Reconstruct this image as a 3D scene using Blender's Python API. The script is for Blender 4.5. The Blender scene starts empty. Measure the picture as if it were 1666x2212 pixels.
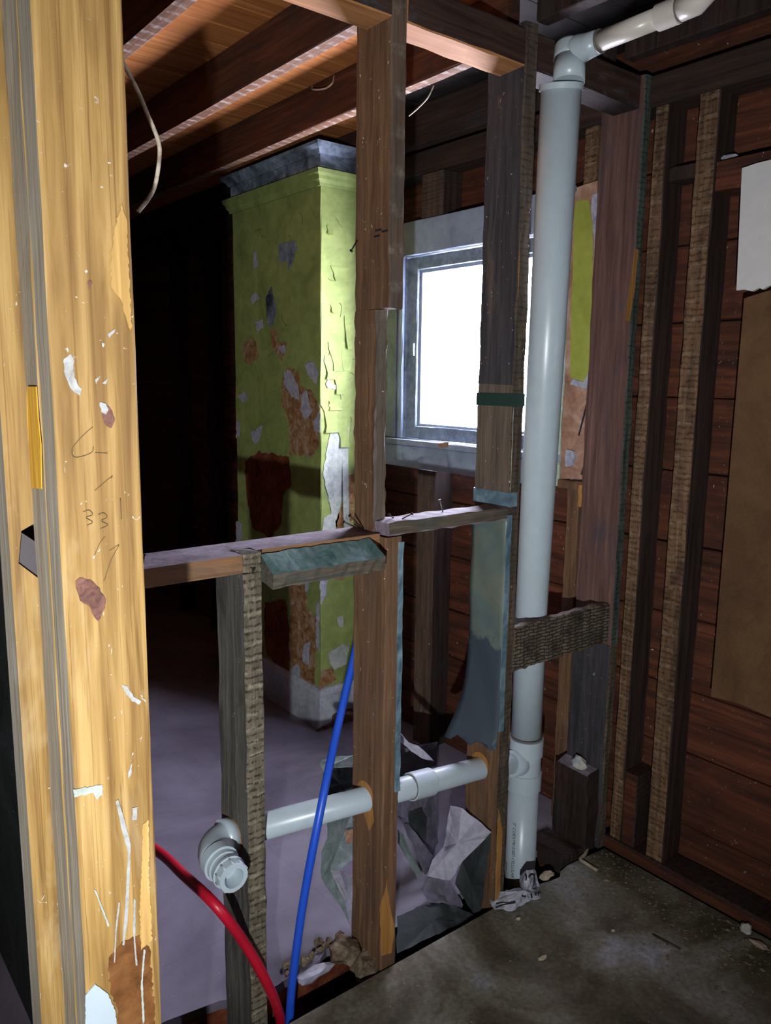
import bpy, math, random
from mathutils import Vector, Matrix, noise as mnoise

random.seed(7)
scene = bpy.context.scene
COL = scene.collection

# ------------------------------------------------------------------ camera
EYE = Vector((0.0, 0.0, 1.572))
YAW, PITCH, ROLL, FPX = 0.899165985, 0.166477654, -0.0122247693, 1720.0
_f = Vector((math.cos(YAW)*math.cos(PITCH), math.sin(YAW)*math.cos(PITCH), -math.sin(PITCH)))
_r = Vector((math.sin(YAW), -math.cos(YAW), 0.0))
_d = _f.cross(_r)
RIGHT = math.cos(ROLL)*_r + math.sin(ROLL)*_d
DOWN = -math.sin(ROLL)*_r + math.cos(ROLL)*_d
FWD = _f
cd = bpy.data.cameras.new('camera')
cd.sensor_fit = 'HORIZONTAL'; cd.sensor_width = 36.0; cd.lens = 36.0*FPX/1666.0
cd.clip_start = 0.02
cam = bpy.data.objects.new('camera', cd); COL.objects.link(cam)
cam.matrix_world = Matrix(((RIGHT.x, -DOWN.x, -FWD.x, EYE.x), (RIGHT.y, -DOWN.y, -FWD.y, EYE.y),
                           (RIGHT.z, -DOWN.z, -FWD.z, EYE.z), (0, 0, 0, 1)))
scene.camera = cam

# ------------------------------------------------------------------ world, lights, exposure
w = bpy.data.worlds.new('overcast_sky'); scene.world = w; w.use_nodes = True
bg = w.node_tree.nodes['Background']
bg.inputs['Color'].default_value = (0.80, 0.80, 1.0, 1); bg.inputs['Strength'].default_value = 70.0

ld = bpy.data.lights.new('hand_torch', 'SPOT')
ld.energy = 182.0; ld.color = (0.93, 0.97, 1.0); ld.shadow_soft_size = 0.016
ld.spot_size = math.radians(98); ld.spot_blend = 1.0
torch = bpy.data.objects.new('hand_torch', ld); COL.objects.link(torch)
torch.location = EYE - 0.09*RIGHT + 0.43*DOWN - 0.35*FWD
torch.rotation_euler = (Vector((1.50, 2.0, 1.38)) - torch.location).to_track_quat('-Z', 'Y').to_euler()

pl = bpy.data.lights.new('window_daylight', 'AREA'); pl.shape = 'RECTANGLE'; pl.size = 0.74; pl.size_y = 0.74
pl.cycles.is_portal = True
po = bpy.data.objects.new('window_daylight', pl); COL.objects.link(po)
po.location = (2.245, 2.23, 1.69)
po.rotation_euler = Vector((-1, 0, 0)).to_track_quat('-Z', 'Y').to_euler()

pl2 = bpy.data.lights.new('added_fill_daylight', 'AREA'); pl2.shape = 'RECTANGLE'; pl2.size = 0.4; pl2.size_y = 0.7  # portal of the unseen side opening added as fill light
pl2.cycles.is_portal = True
po2 = bpy.data.objects.new('added_fill_daylight', pl2); COL.objects.link(po2)
po2.location = (2.245, -0.90, 1.55)
po2.rotation_euler = Vector((-1, 0, 0)).to_track_quat('-Z', 'Y').to_euler()
scene.cycles.max_bounces = 6; scene.cycles.diffuse_bounces = 3; scene.cycles.glossy_bounces = 2; scene.cycles.transmission_bounces = 3; scene.cycles.transparent_max_bounces = 6
scene.cycles.use_adaptive_sampling = True; scene.cycles.adaptive_threshold = 0.04
scene.cycles.caustics_reflective = False; scene.cycles.caustics_refractive = False
scene.view_settings.view_transform = 'Standard'; scene.view_settings.look = 'None'
scene.view_settings.exposure = 0.18; scene.view_settings.gamma = 1.0
scene.view_settings.use_curve_mapping = False

# ------------------------------------------------------------------ pixel rays onto real planes
def ray(x, y): return RIGHT*((x-833.0)/FPX) + DOWN*((y-1106.0)/FPX) + FWD
def UX(x, y, X): d = ray(x, y); return EYE + d*((X-EYE.x)/d.x)
def UY(x, y, Y): d = ray(x, y); return EYE + d*((Y-EYE.y)/d.y)
def UZ(x, y, Z): d = ray(x, y); return EYE + d*((Z-EYE.z)/d.z)

# ------------------------------------------------------------------ materials
def lin(c):
    return tuple((v/12.92 if v <= 0.04045 else ((v+0.055)/1.055)**2.4) for v in c)
def hexc(h): return lin(tuple(int(h[i:i+2], 16)/255 for i in (0, 2, 4))) + (1,)

class NT:
    def __init__(s, name):
        s.m = bpy.data.materials.new(name); s.m.use_nodes = True
        s.t = s.m.node_tree; s.b = s.t.nodes['Principled BSDF']; s.n = s.t.nodes; s.l = s.t.links
        tc = s.n.new('ShaderNodeTexCoord'); s.co = tc.outputs['Object']
    def link(s, a, b): s.l.new(a, b)
    def mapping(s, scale, loc=(0, 0, 0)):
        m = s.n.new('ShaderNodeMapping'); m.inputs['Scale'].default_value = scale; m.inputs['Location'].default_value = loc
        s.link(s.co, m.inputs['Vector']); return m.outputs[0]
    def noise(s, vec, scale=1.0, detail=5.0, dist=0.0, rough=0.6):
        n = s.n.new('ShaderNodeTexNoise'); s.link(vec, n.inputs['Vector'])
        n.inputs['Scale'].default_value = scale; n.inputs['Detail'].default_value = detail
        n.inputs['Distortion'].default_value = dist; n.inputs['Roughness'].default_value = rough
        return n.outputs['Fac']
    def ramp(s, fac, stops, interp='LINEAR'):
        r = s.n.new('ShaderNodeValToRGB'); r.color_ramp.interpolation = interp
        e = r.color_ramp.elements
        while len(e) < len(stops): e.new(0.5)
        for i, (p, c) in enumerate(stops):
            e[i].position = p; e[i].color = c if len(c) == 4 else tuple(c)+(1,)
        s.link(fac, r.inputs[0]); return r.outputs[0]
    def gate(s, fac, a, b): return s.ramp(fac, [(a, (0, 0, 0, 1)), (b, (1, 1, 1, 1))])
    def mix(s, fac, a, b, mode='MIX'):
        m = s.n.new('ShaderNodeMix'); m.data_type = 'RGBA'; m.blend_type = mode
        for k, v in ((0, fac), (6, a), (7, b)):
            if isinstance(v, (int, float)): m.inputs[k].default_value = v
            elif isinstance(v, tuple): m.inputs[k].default_value = v
            else: s.link(v, m.inputs[k])
        return m.outputs[2]
    def math(s, op, a, b=None):
        m = s.n.new('ShaderNodeMath'); m.operation = op
        for k, v in ((0, a), (1, b)):
            if v is None: continue
            if isinstance(v, (int, float)): m.inputs[k].default_value = v
            else: s.link(v, m.inputs[k])
        return m.outputs[0]
    def axis(s, k):
        x = s.n.new('ShaderNodeSeparateXYZ'); s.link(s.co, x.inputs[0]); return x.outputs[k]
    def bump(s, h, strength=0.3, dist=0.004):
        b = s.n.new('ShaderNodeBump'); b.inputs['Strength'].default_value = strength; b.inputs['Distance'].default_value = dist
        s.link(h, b.inputs['Height']); s.link(b.outputs[0], s.b.inputs['Normal'])
    def done(s, col, rough=0.7, spec=0.3):
        if isinstance(col, tuple): s.b.inputs['Base Color'].default_value = col
        else: s.link(col, s.b.inputs['Base Color'])
        s.b.inputs['Roughness'].default_value = rough
        s.b.inputs['Specular IOR Level'].default_value = spec
        return s.m

def wood(name, dark, light, axis='z', fine=70, dirt=None, dirt_lo=0.5, dirt_hi=0.68, lath=None, lath_pitch=0.040,
         lath_cover=0.55, rough=0.75, spec=0.25, bump=0.35, specks=None, lath_amt=0.7, hatch=0.0, mid=None, lines=None):
    t = NT(name)
    k = 'xyz'.index(axis)
    sc = [fine]*3; sc[k] = fine*0.045
    g = t.noise(t.mapping(tuple(sc)), 1.0, 4, 0.6)
    sb = [9]*3; sb[k] = 1.3
    b = t.noise(t.mapping(tuple(sb), (3.1, 1.7, 0.4)), 1.0, 3, 0.8)
    D, L = hexc(dark), hexc(light)
    Mi = hexc(mid) if mid else tuple((a+c)/2 for a, c in zip(D, L))
    c1 = t.ramp(g, [(0.30, D), (0.5, Mi), (0.68, L)])
    c2 = t.mix(t.gate(b, 0.35, 0.7), c1, t.mix(0.55, c1, D))
    if lines:
        sl = [260]*3; sl[k] = 1.6
        ln = t.noise(t.mapping(tuple(sl), (0.3, 0.7, 0.2)), 1.0, 2, 1.2)
        c2 = t.mix(t.math('MULTIPLY', t.gate(ln, 0.60, 0.70), 0.6), c2, hexc(lines))
    if dirt:
        sd = [13]*3; sd[k] = 4.0
        n = t.noise(t.mapping(tuple(sd), (5, 2, 9)), 1.0, 4, 0.4, 0.7)
        c2 = t.mix(t.math('MULTIPLY', t.gate(n, dirt_lo, dirt_hi), 0.75), c2, hexc(dirt))
    h = g
    if lath:
        z = t.axis(k)
        wob = t.noise(t.mapping((16, 16, 16)), 1.0, 4)
        ph = t.math('ADD', t.math('MULTIPLY', z, 2*math.pi/lath_pitch), t.math('MULTIPLY', wob, 3.0))
        s_ = t.math('ADD', t.math('MULTIPLY', t.math('SINE', ph), 0.5), 0.5)
        brk = t.gate(t.noise(t.mapping((45, 45, 45), (1, 1, 7)), 1.0, 4), 0.42, 0.66)
        band = t.math('MULTIPLY', t.math('MULTIPLY', t.gate(s_, lath_cover, min(lath_cover+0.4, 0.99)), brk), lath_amt)
        c2 = t.mix(band, c2, hexc(lath))
        h = t.math('ADD', g, t.math('MULTIPLY', band, 1.0))
    if hatch:
        z = t.axis(k)
        wob = t.noise(t.mapping((40, 40, 40)), 1.0, 3)
        ph = t.math('ADD', t.math('MULTIPLY', z, 2*math.pi/0.017), t.math('MULTIPLY', wob, 7.0))
        s_ = t.math('MULTIPLY', t.gate(t.math('SINE', ph), 0.35, 0.9), t.gate(t.noise(t.mapping((60, 60, 60), (4, 4, 4)), 1, 3), 0.42, 0.58))
        c2 = t.mix(t.math('MULTIPLY', s_, hatch), c2, (0.012, 0.009, 0.007, 1))
        h = t.math('SUBTRACT', h, t.math('MULTIPLY', s_, 1.3))
    if specks:
        v = t.noise(t.mapping((90, 90, 60), (8, 1, 3)), 1.0, 3, 1.0)
        c2 = t.mix(t.gate(v, 0.69, 0.73), c2, hexc(specks))
    t.bump(h, bump, 0.004)
    return t.done(c2, rough, spec)

def mottled(name, cols, scale=6, rough=0.7, spec=0.3, bump=0.2, fine=60, fine_amt=0.25, specks=None, speck_scale=120):
    t = NT(name)
    n = t.noise(t.mapping((scale,)*3), 1.0, 5, 0.8, 0.62)
    k = len(cols)
    c = t.ramp(n, [(0.32+0.36*i/max(1, k-1), hexc(h)) for i, h in enumerate(cols)])
    f = t.noise(t.mapping((fine,)*3, (2, 5, 1)), 1.0, 5)
    c = t.mix(fine_amt, c, t.mix(1.0, c, t.ramp(f, [(0.3, (0.3, 0.3, 0.3, 1)), (0.7, (1.6, 1.6, 1.6, 1))]), 'MULTIPLY'))
    if specks:
        s_ = t.noise(t.mapping((speck_scale,)*3, (7, 7, 7)), 1.0, 2)
        c = t.mix(t.gate(s_, 0.70, 0.74), c, hexc(specks))
    t.bump(f, bump, 0.003)
    return t.done(c, rough, spec)

def plain(name, h, rough=0.5, spec=0.4, bump=0.0, metal=0.0):
    t = NT(name)
    n = t.noise(t.mapping((25, 25, 25)), 1.0, 5)
    C = hexc(h)
    c = t.ramp(n, [(0.3, tuple(v*0.95 for v in C[:3])+(1,)), (0.7, tuple(min(1, v*1.03) for v in C[:3])+(1,))])
    if bump: t.bump(n, bump, 0.003)
    t.b.inputs['Metallic'].default_value = metal
    return t.done(c, rough, spec)

M = {}
M['old'] = wood('old_brown_wood', '42332c', '75604f', dirt='3a3430', specks='b5a58f')
M['old_dark'] = wood('old_dark_wood', '1c1411', '43312a', dirt='2a2a2c')
M['old_lath'] = wood('old_wood_lath_marks', '40342c', '6e5a4b', lath='8a8378', dirt='4c4742', lath_pitch=0.085, lath_amt=0.5, lath_cover=0.7)
M['warm'] = wood('warm_brown_wood', '523a2a', '846448', dirt='56493e', dirt_lo=0.54, dirt_hi=0.8, specks='d8cbb4')
M['grey'] = wood('grey_weathered_wood', '3b3a37', '6c675e', dirt='2f2b27', specks='aaa596')
M['grey_lath'] = wood('grey_wood_lath_marks', '4b4438', '7d7260', lath='a0977f', dirt='3a352d', hatch=0.7, lath_pitch=0.033, lath_amt=0.6, bump=0.7)
M['grey_hatch'] = wood('grey_wood_hacked', '413a31', '7b6f5e', axis='x', hatch=0.8, dirt='4a4037', lath='8e8168', lath_pitch=0.055, bump=0.8)
M['soot'] = wood('sooty_stud', '2b2a2e', '4e4a4d', dirt='6e5a48', dirt_lo=0.6, dirt_hi=0.75, specks='a8aab0')
M['soot_edge'] = wood('sooty_edge_lath', '38312b', '6a5a49', dirt='23221f', hatch=0.5, specks='b9b4a4')
M['purple'] = wood('dusky_brown_board', '4a332e', '7d5e54', dirt='4a4147', dirt_lo=0.55)
M['teal_edge'] = wood('teal_stained_edge', '2f3733', '59645c', dirt='1d1e1c', hatch=0.6)
M['extstud'] = wood('exterior_stud_face', '4f3a2a', '86674b', dirt='3d2c21', lath='9a836a', lath_pitch=0.05, lath_cover=0.66, lath_amt=0.5, hatch=0.5, bump=0.6)
M['extside'] = wood('exterior_stud_shaded_side', '1f1612', '40302a')  # unlit stud sides: their shade is put into this darker colour
M['sheath'] = wood('red_brown_sheathing', '351d14', '713f29', axis='y', fine=45, dirt='331d1a', dirt_lo=0.48, specks='b5a49a')
M['joist'] = wood('joist_wood', '331d14', '633c28', axis='y', dirt='2a2426')
M['joist_lath'] = wood('joist_bottom_lath', '55382a', '8c6a50', axis='y', lath='a89f98', lath_pitch=0.050, lath_cover=0.5)
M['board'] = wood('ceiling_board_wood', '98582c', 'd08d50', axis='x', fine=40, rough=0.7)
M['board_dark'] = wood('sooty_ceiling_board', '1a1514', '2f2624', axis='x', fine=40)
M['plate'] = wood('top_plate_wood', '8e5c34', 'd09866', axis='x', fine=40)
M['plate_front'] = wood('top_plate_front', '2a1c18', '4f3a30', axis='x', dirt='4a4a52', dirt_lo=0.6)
M['pine'] = wood('yellow_pine', '6f5029', 'b7955c', fine=60, mid='9b7a44', rough=0.55, spec=0.35, bump=0.12, dirt='b8a27a', dirt_lo=0.54, dirt_hi=0.80, specks='bdb9b0', lines='6a4820')
M['pine_grey'] = wood('weathered_pine_side', '7b7163', 'aaa08f', fine=80, dirt='b0aba2', dirt_lo=0.60, dirt_hi=0.78, rough=0.7, lines='5a5045')
M['fresh'] = wood('fresh_cut_wood', '8a5c2c', 'b88a50', fine=80, rough=0.6)
M['yellow'] = wood('varnished_splinter', 'b07a18', 'e0b040', fine=80, rough=0.45)
M['knot'] = mottled('pine_knot', ['4a2f28', '6e4a3f', '7d5a4c'], 60, 0.6)
M['floor'] = mottled('grimy_subfloor', ['3d392c', '5c5545', '777468', '94959a'], 2.6, 0.7, 0.3, 0.3, 70, 0.5, specks='8d8272', speck_scale=70)
M['dirtfloor'] = mottled('crawlspace_earth', ['120a08', '2a1512', '3a201a'], 6, 0.95, 0.1)
M['rubble'] = mottled('mortar_rubble', ['4b4033', '6c5e4c', '857662'], 25, 0.95, 0.1, 0.8, 90, 0.6)
M['pvc'] = plain('white_pvc', 'adbac1', 0.32, 0.5)
M['pvc_joint'] = plain('pvc_joint_line', '6a6560', 0.5)  # dark line round the pipe joints
M['pvc_warm'] = plain('warm_lit_pvc', 'd0c8bd', 0.3, 0.5)  # warm light on the vent arm put into the pipe colour
M['blue'] = plain('blue_tube_plastic', '1d4fc4', 0.4, 0.5)
M['red'] = plain('red_tube_plastic', 'b5122b', 0.4, 0.5)
M['cable'] = mottled('grimy_cable', ['857866', 'b5a894', 'c9bda8'], 40, 0.7)
M['wpaint'] = mottled('white_window_paint', ['8793a6', '97a4b7', 'a5b2c4'], 10, 0.5, 0.4, 0.1, 60, 0.08)
M['wdirty'] = mottled('grimy_blue_grey_paint', ['66737f', '7f8c9a', '8d9aa8'], 14, 0.55, 0.4, 0.3, 50, 0.4)
M['casing_edge'] = mottled('green_white_casing', ['8fa37c', 'aebbae', 'c0c8c6'], 16, 0.6)
M['frieze'] = mottled('blue_grey_frieze_paint', ['2c3138', '5c6672', '76828f', '8b97a6'], 9, 0.6, 0.3, 0.4, 40, 0.5)
M['green'] = mottled('yellow_green_wall_paint', ['76854a', '869454', '94a15e'], 7, 0.7, 0.25, 0.25, 30, 0.15)
M['green_strip'] = mottled('yellow_green_plaster_paint', ['929a40', 'a3aa4c'], 7, 0.5, 0.4, 0.25, 30, 0.15)
M['plaster_w'] = mottled('bare_white_plaster', ['8b8c9a', 'a2a3b0', 'aeb0ba'], 30, 0.85, 0.2, 0.5)
M['plaster_o'] = mottled('orange_brown_plaster', ['6e4a2e', '8a6340', '9c7d5c', 'a39a90'], 26, 0.9, 0.1, 0.5)
M['plaster_r'] = mottled('red_brown_plaster', ['4c2519', '6b3724', '7d4a34'], 14, 0.9, 0.1, 0.5)
M['plaster_p'] = mottled('pink_brown_plaster', ['8a6552', 'a57f69', 'b89a86'], 12, 0.9, 0.1, 0.5)
M['plaster_g'] = mottled('pale_grey_green_plaster', ['8f978e', 'a9afa6', 'b8bcb4'], 14, 0.8, 0.2, 0.4)
M['baseboard'] = mottled('scuffed_white_baseboard', ['9096a0', 'aab0b8', 'b9bdc2'], 8, 0.5, 0.4)
M['bare_base'] = mottled('bare_baseboard_wood', ['3a2420', '5a3c34', '6e5249'], 20, 0.8)
M['drywall'] = plain('white_gypsum_panel', 'cfccca', 0.8, 0.2)
M['hardboard'] = mottled('brown_hardboard', ['48321f', '5d432b', '6a4e33'], 3, 0.75, 0.25, 0.1, 120, 0.15)
M['_metal'] = mottled('blue_grey_flashing', ['3f4e56', '55666d', '6b7466', '748089'], 4.5, 0.35, 0.5, 0.15, 20, 0.1)
M['tealpaint'] = mottled('teal_paint', ['3c5451', '557170', '7c9496'], 16, 0.75, 0.2, 0.2, 50, 0.3)
M['bluepaint'] = mottled('blue_grey_paint_edge', ['40535e', '5d7582', '7b929d'], 12, 0.4, 0.5)
M['greenband'] = plain('dark_green_paint_band', '233a33', 0.5)
M['nail'] = plain('rusty_nail', '3a332f', 0.5, 0.5, 0, 0.6)
M['nail_bright'] = plain('steel_nail', '8d8a86', 0.35, 0.5, 0, 0.8)
M['plastic_l'] = mottled('light_plastic_sheet', ['8d8b9c', 'a3a0b0', 'b0aebb'], 9, 0.5, 0.4, 0.15)  # light, mid and dark copies paint lit and shaded folds
M['plastic_g'] = mottled('green_grey_plastic', ['5f6b6a', '74807f', '858f90'], 12, 0.3, 0.5, 0.2)
M['plastic_d'] = mottled('shaded_dark_plastic', ['262b2c', '303536', '3a3f41'], 8, 0.65, 0.25, 0.1)
M['plastic_m'] = mottled('mid_grey_plastic', ['4a4752', '5e5b66', '706e79'], 12, 0.55, 0.35, 0.15)
M['rag'] = mottled('white_printed_rag', ['8d8d9a', 'a9a9b5', 'bdbdc6'], 20, 0.85, 0.2, 0.4)
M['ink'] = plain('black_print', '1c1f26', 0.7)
M['pencil'] = plain('pencil_line', '5f4c30', 0.8)
M['chip'] = mottled('plaster_chip', ['8a7c6b', 'a3937f', 'b5a794'], 30, 0.9)
M['crumb'] = mottled('crumbs', ['4a3f34', '6b5d4e', '85765f'], 40, 0.9)
M['old_white'] = mottled('old_white_paint', ['8e8c86', 'a09f9b', 'adadaa'], 60, 0.6)
M['paper'] = mottled('crumpled_paper', ['a39e94', 'bdb9b0', '98a5ad'], 25, 0.8)
def backfloor():
    t = NT('painted_lavender_floor')
    n = t.noise(t.mapping((2.2, 2.2, 2.2)), 1.0, 7, 0.6)
    c = t.ramp(n, [(0.3, hexc('5a5460')), (0.55, hexc('807a88')), (0.75, hexc('98929f'))])
    b = t.n.new('ShaderNodeTexBrick'); t.link(t.mapping((1, 1, 1)), b.inputs['Vector'])
    b.offset = 0.0; b.inputs['Scale'].default_value = 1.0
    b.inputs['Brick Width'].default_value = 0.31; b.inputs['Row Height'].default_value = 0.31
    b.inputs['Mortar Size'].default_value = 0.0025; b.inputs['Mortar Smooth'].default_value = 0.4
    b.inputs['Color1'].default_value = (1, 1, 1, 1); b.inputs['Color2'].default_value = (0.93, 0.93, 0.93, 1); b.inputs['Mortar'].default_value = (0.86, 0.84, 0.84, 1)
    c = t.mix(1.0, c, b.outputs['Color'], 'MULTIPLY')
    s_ = t.noise(t.mapping((130,)*3, (7, 7, 7)), 1.0, 2)
    c = t.mix(t.gate(s_, 0.73, 0.76), c, hexc('b9b4bd'))
    t.bump(n, 0.1, 0.003)
    return t.done(c, 0.42, 0.4)
M['backfloor'] = backfloor()
def hacked(name, c1, c2, mort):
    t = NT(name)
    sw = t.n.new('ShaderNodeMapping'); sw.inputs['Rotation'].default_value = (math.radians(90), 0, 0)
    nz = t.n.new('ShaderNodeTexNoise'); nz.inputs['Scale'].default_value = 30; t.link(t.co, nz.inputs['Vector'])
    ad = t.n.new('ShaderNodeVectorMath'); ad.operation = 'MULTIPLY_ADD'; t.link(nz.outputs['Color'], ad.inputs[0]); ad.inputs[1].default_value = (0.012, 0.012, 0.012); t.link(t.co, ad.inputs[2])
    t.link(ad.outputs[0], sw.inputs['Vector'])
    b = t.n.new('ShaderNodeTexBrick'); t.link(sw.outputs[0], b.inputs['Vector']); b.inputs['Scale'].default_value = 1.0
    b.inputs['Brick Width'].default_value = 0.036; b.inputs['Row Height'].default_value = 0.0105; b.inputs['Mortar Size'].default_value = 0.0024; b.inputs['Mortar Smooth'].default_value = 0.8
    b.inputs['Color1'].default_value = hexc(c1); b.inputs['Color2'].default_value = hexc(c2); b.inputs['Mortar'].default_value = hexc(mort)
    n = t.noise(t.mapping((14, 14, 14)), 1.0, 4)
    c = t.mix(t.gate(n, 0.45, 0.7), b.outputs['Color'], hexc(mort))
    t.bump(t.math('SUBTRACT', 1.0, b.outputs['Fac']), 0.7, 0.004)
    return t.done(c, 0.85, 0.2)
M['hacked'] = hacked('hacked_block_face', '6b6152', '574e43', '2e2822')
def flashing():
    t = NT('two_tone_flashing')
    n = t.noise(t.mapping((6, 6, 6)), 1.0, 4, 0.6)
    c = t.ramp(n, [(0.3, hexc('4a5a62')), (0.5, hexc('5f6c66')), (0.7, hexc('6f7464'))])
    edge = t.math('ADD', t.axis(2), t.math('MULTIPLY', t.noise(t.mapping((14, 14, 14)), 1.0, 3), 0.16))
    c = t.mix(t.gate(edge, 0.885, 0.905), hexc('3d4750'), c)
    return t.done(c, 0.35, 0.5)
M['metal'] = flashing()
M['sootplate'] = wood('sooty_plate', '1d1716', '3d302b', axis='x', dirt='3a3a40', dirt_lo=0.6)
M['sootplate_y'] = wood('sooty_outer_plate', '231a17', '4a362c', axis='y', dirt='34343a', dirt_lo=0.55)
M['notch'] = plain('dull_grey_board', '4d474a', 0.8)
M['darkpanel'] = mottled('dark_green_grey_panel', ['1d2220', '2b302f', '363a3a'], 5, 0.7, 0.3, 0.2, 60, 0.3, specks='8d9290', speck_scale=90)
M['raw'] = wood('raw_pine_edge', 'a07a40', 'c9a566', fine=90, rough=0.6)
M['dusty'] = mottled('dusty_wood_top', ['5c5257', '776d76', '8d8490'], 14, 0.8, 0.2, 0.3, 70, 0.3)
M['railwood'] = wood('rail_front_wood', '6b4a30', '9a7250', axis='x', dirt='5a4a3c')
M['streaky'] = wood('streaky_grey_block', '40382f', '716759', axis='x', fine=110, dirt='3b4443', bump=0.8)
M['greybrown'] = wood('grey_brown_stud', '4c443c', '786a5b', dirt='3e3a36', specks='b5ab98')
M['stain'] = mottled('dark_varnish_stain', ['4f3018', '6b4423', '7d5430'], 20, 0.5)
def glass():
    t = NT('window_glass')
    tr = t.n.new('ShaderNodeBsdfTransparent'); gl = t.n.new('ShaderNodeBsdfGlossy'); gl.inputs['Roughness'].default_value = 0.02
    mx = t.n.new('ShaderNodeMixShader'); mx.inputs[0].default_value = 0.05
    t.link(tr.outputs[0], mx.inputs[1]); t.link(gl.outputs[0], mx.inputs[2])
    t.link(mx.outputs[0], t.n['Material Output'].inputs['Surface'])
    return t.m
M['glass'] = glass()

# ------------------------------------------------------------------ mesh building
class MB:
    def __init__(s): s.v = []; s.f = []; s.m = []; s.sm = []
    def add(s, vs, fs, m=0, smooth=False):
        o = len(s.v); s.v += [tuple(v) for v in vs]
        for i, f in enumerate(fs):
            s.f.append(tuple(o+j for j in f)); s.m.append(m[i] if isinstance(m, list) else m); s.sm.append(smooth)
        return s
    def lumber(s, lo, hi, axis='z', seg=8, bev=0.003, jit=0.0012, mats=None, m=0, ends=0.0):
        """a sawn timber with slightly eased, uneven arrises; mats = {'-y': slot} overrides per face side"""
        k = 'xyz'.index(axis); a, b = [i for i in range(3) if i != k]
        if k == 1: a, b = 2, 0
        # ordered so that (a,b,k) is right handed
        pa = (lo[a], hi[a]); pb = (lo[b], hi[b])
        e = min(bev, (pa[1]-pa[0])*0.3, (pb[1]-pb[0])*0.3)
        prof = [(pa[0]+e, pb[0]), (pa[1]-e, pb[0]), (pa[1], pb[0]+e), (pa[1], pb[1]-e),
                (pa[1]-e, pb[1]), (pa[0]+e, pb[1]), (pa[0], pb[1]-e), (pa[0], pb[0]+e)]
        side = ['-'+'xyz'[b], None, '+'+'xyz'[a], None, '+'+'xyz'[b], None, '-'+'xyz'[a], None]
        vs = []
        for i in range(seg+1):
            t = lo[k] + (hi[k]-lo[k])*i/seg
            for (x, y) in prof:
                p = [0, 0, 0]; p[a] = x + random.uniform(-jit, jit); p[b] = y + random.uniform(-jit, jit)
                p[k] = t + (random.uniform(-ends, ends) if i in (0, seg) else 0)
                vs.append(p)
        fs = []; ms = []
        for i in range(seg):
            for j in range(8):
                fs.append((i*8+j, i*8+(j+1) % 8, (i+1)*8+(j+1) % 8, (i+1)*8+j))
                sd = side[j] or side[(j+1) % 8]
                ms.append((mats or {}).get(sd, m))
        fs.append(tuple(reversed(range(8)))); ms.append((mats or {}).get('-'+axis, m))
        fs.append(tuple(seg*8+j for j in range(8))); ms.append((mats or {}).get('+'+axis, m))
        return s.add(vs, fs, ms)
    def box(s, lo, hi, m=0):
        (x0, y0, z0), (x1, y1, z1) = lo, hi
        vs = [(x0, y0, z0), (x1, y0, z0), (x1, y1, z0), (x0, y1, z0), (x0, y0, z1), (x1, y0, z1), (x1, y1, z1), (x0, y1, z1)]
        return s.add(vs, [(3, 2, 1, 0), (4, 5, 6, 7), (0, 1, 5, 4), (1, 2, 6, 5), (2, 3, 7, 6), (3, 0, 4, 7)], m)
    def prism(s, pts, off, m=0, capm=None):
        """closed polygon pts (3D) swept by vector off"""
        n = len(pts); off = Vector(off)
        vs = [Vector(p) for p in pts] + [Vector(p)+off for p in pts]
        fs = [tuple(range(n)), tuple(reversed(range(n, 2*n)))] + [(i, i+n, (i+1) % n + n, (i+1) % n) for i in range(n)]
        ms = [m if capm is None else capm]*2 + [m]*n
        return s.add(vs, fs, ms)
    def tube(s, pts, rad, n=20, m=0, caps=True, sharp=False):
        pts = [Vector(p) for p in pts]
        if sharp:      # crisp shoulders: every section gets vertices of its own
            for i in range(len(pts)-1):
                a_, b_ = pts[i], pts[i+1]
                if (b_-a_).length < 1e-7: continue
                s.tube([a_, b_], [rad[i], rad[i+1]], n, m, False)
            o = len(s.v)
            s.tube([pts[0], pts[0]+(pts[1]-pts[0]).normalized()*1e-5], rad[0]*0.999, n, m, True)
            s.tube([pts[-1], pts[-1]+(pts[-1]-pts[-2]).normalized()*1e-5], rad[-1]*0.999, n, m, True)
            return s
        if not isinstance(rad, (list, tuple)): rad = [rad]*len(pts)
        vs = []; prev = None
        for i, p in enumerate(pts):
            d0 = (pts[i]-pts[i-1]).normalized() if i else None
            d1 = (pts[i+1]-pts[i]).normalized() if i < len(pts)-1 else None
            if d0 is None or d0.length < 1e-9: d = d1
            elif d1 is None or d1.length < 1e-9: d = d0
            else: d = (d0+d1).normalized()
            if prev is None:
                u = Vector((0, 0, 1)) if abs(d.z) < 0.9 else Vector((0, -1, 0))
                u = (u - d*u.dot(d)).normalized()
            else: u = (prev - d*prev.dot(d)).normalized()
            prev = u; w_ = d.cross(u)
            for j in range(n):
                a = 2*math.pi*j/n; vs.append(p + (u*math.cos(a)+w_*math.sin(a))*rad[i])
        fs = []
        for i in range(len(pts)-1):
            for j in range(n): fs.append((i*n+j, i*n+(j+1) % n, (i+1)*n+(j+1) % n, (i+1)*n+j))
        s.add(vs, fs, m, True)
        if caps:
            o = len(s.v)-len(vs)
            s.f.append(tuple(o+j for j in reversed(range(n)))); s.m.append(m); s.sm.append(False)
            s.f.append(tuple(o+(len(pts)-1)*n+j for j in range(n))); s.m.append(m); s.sm.append(False)
        return s
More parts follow.
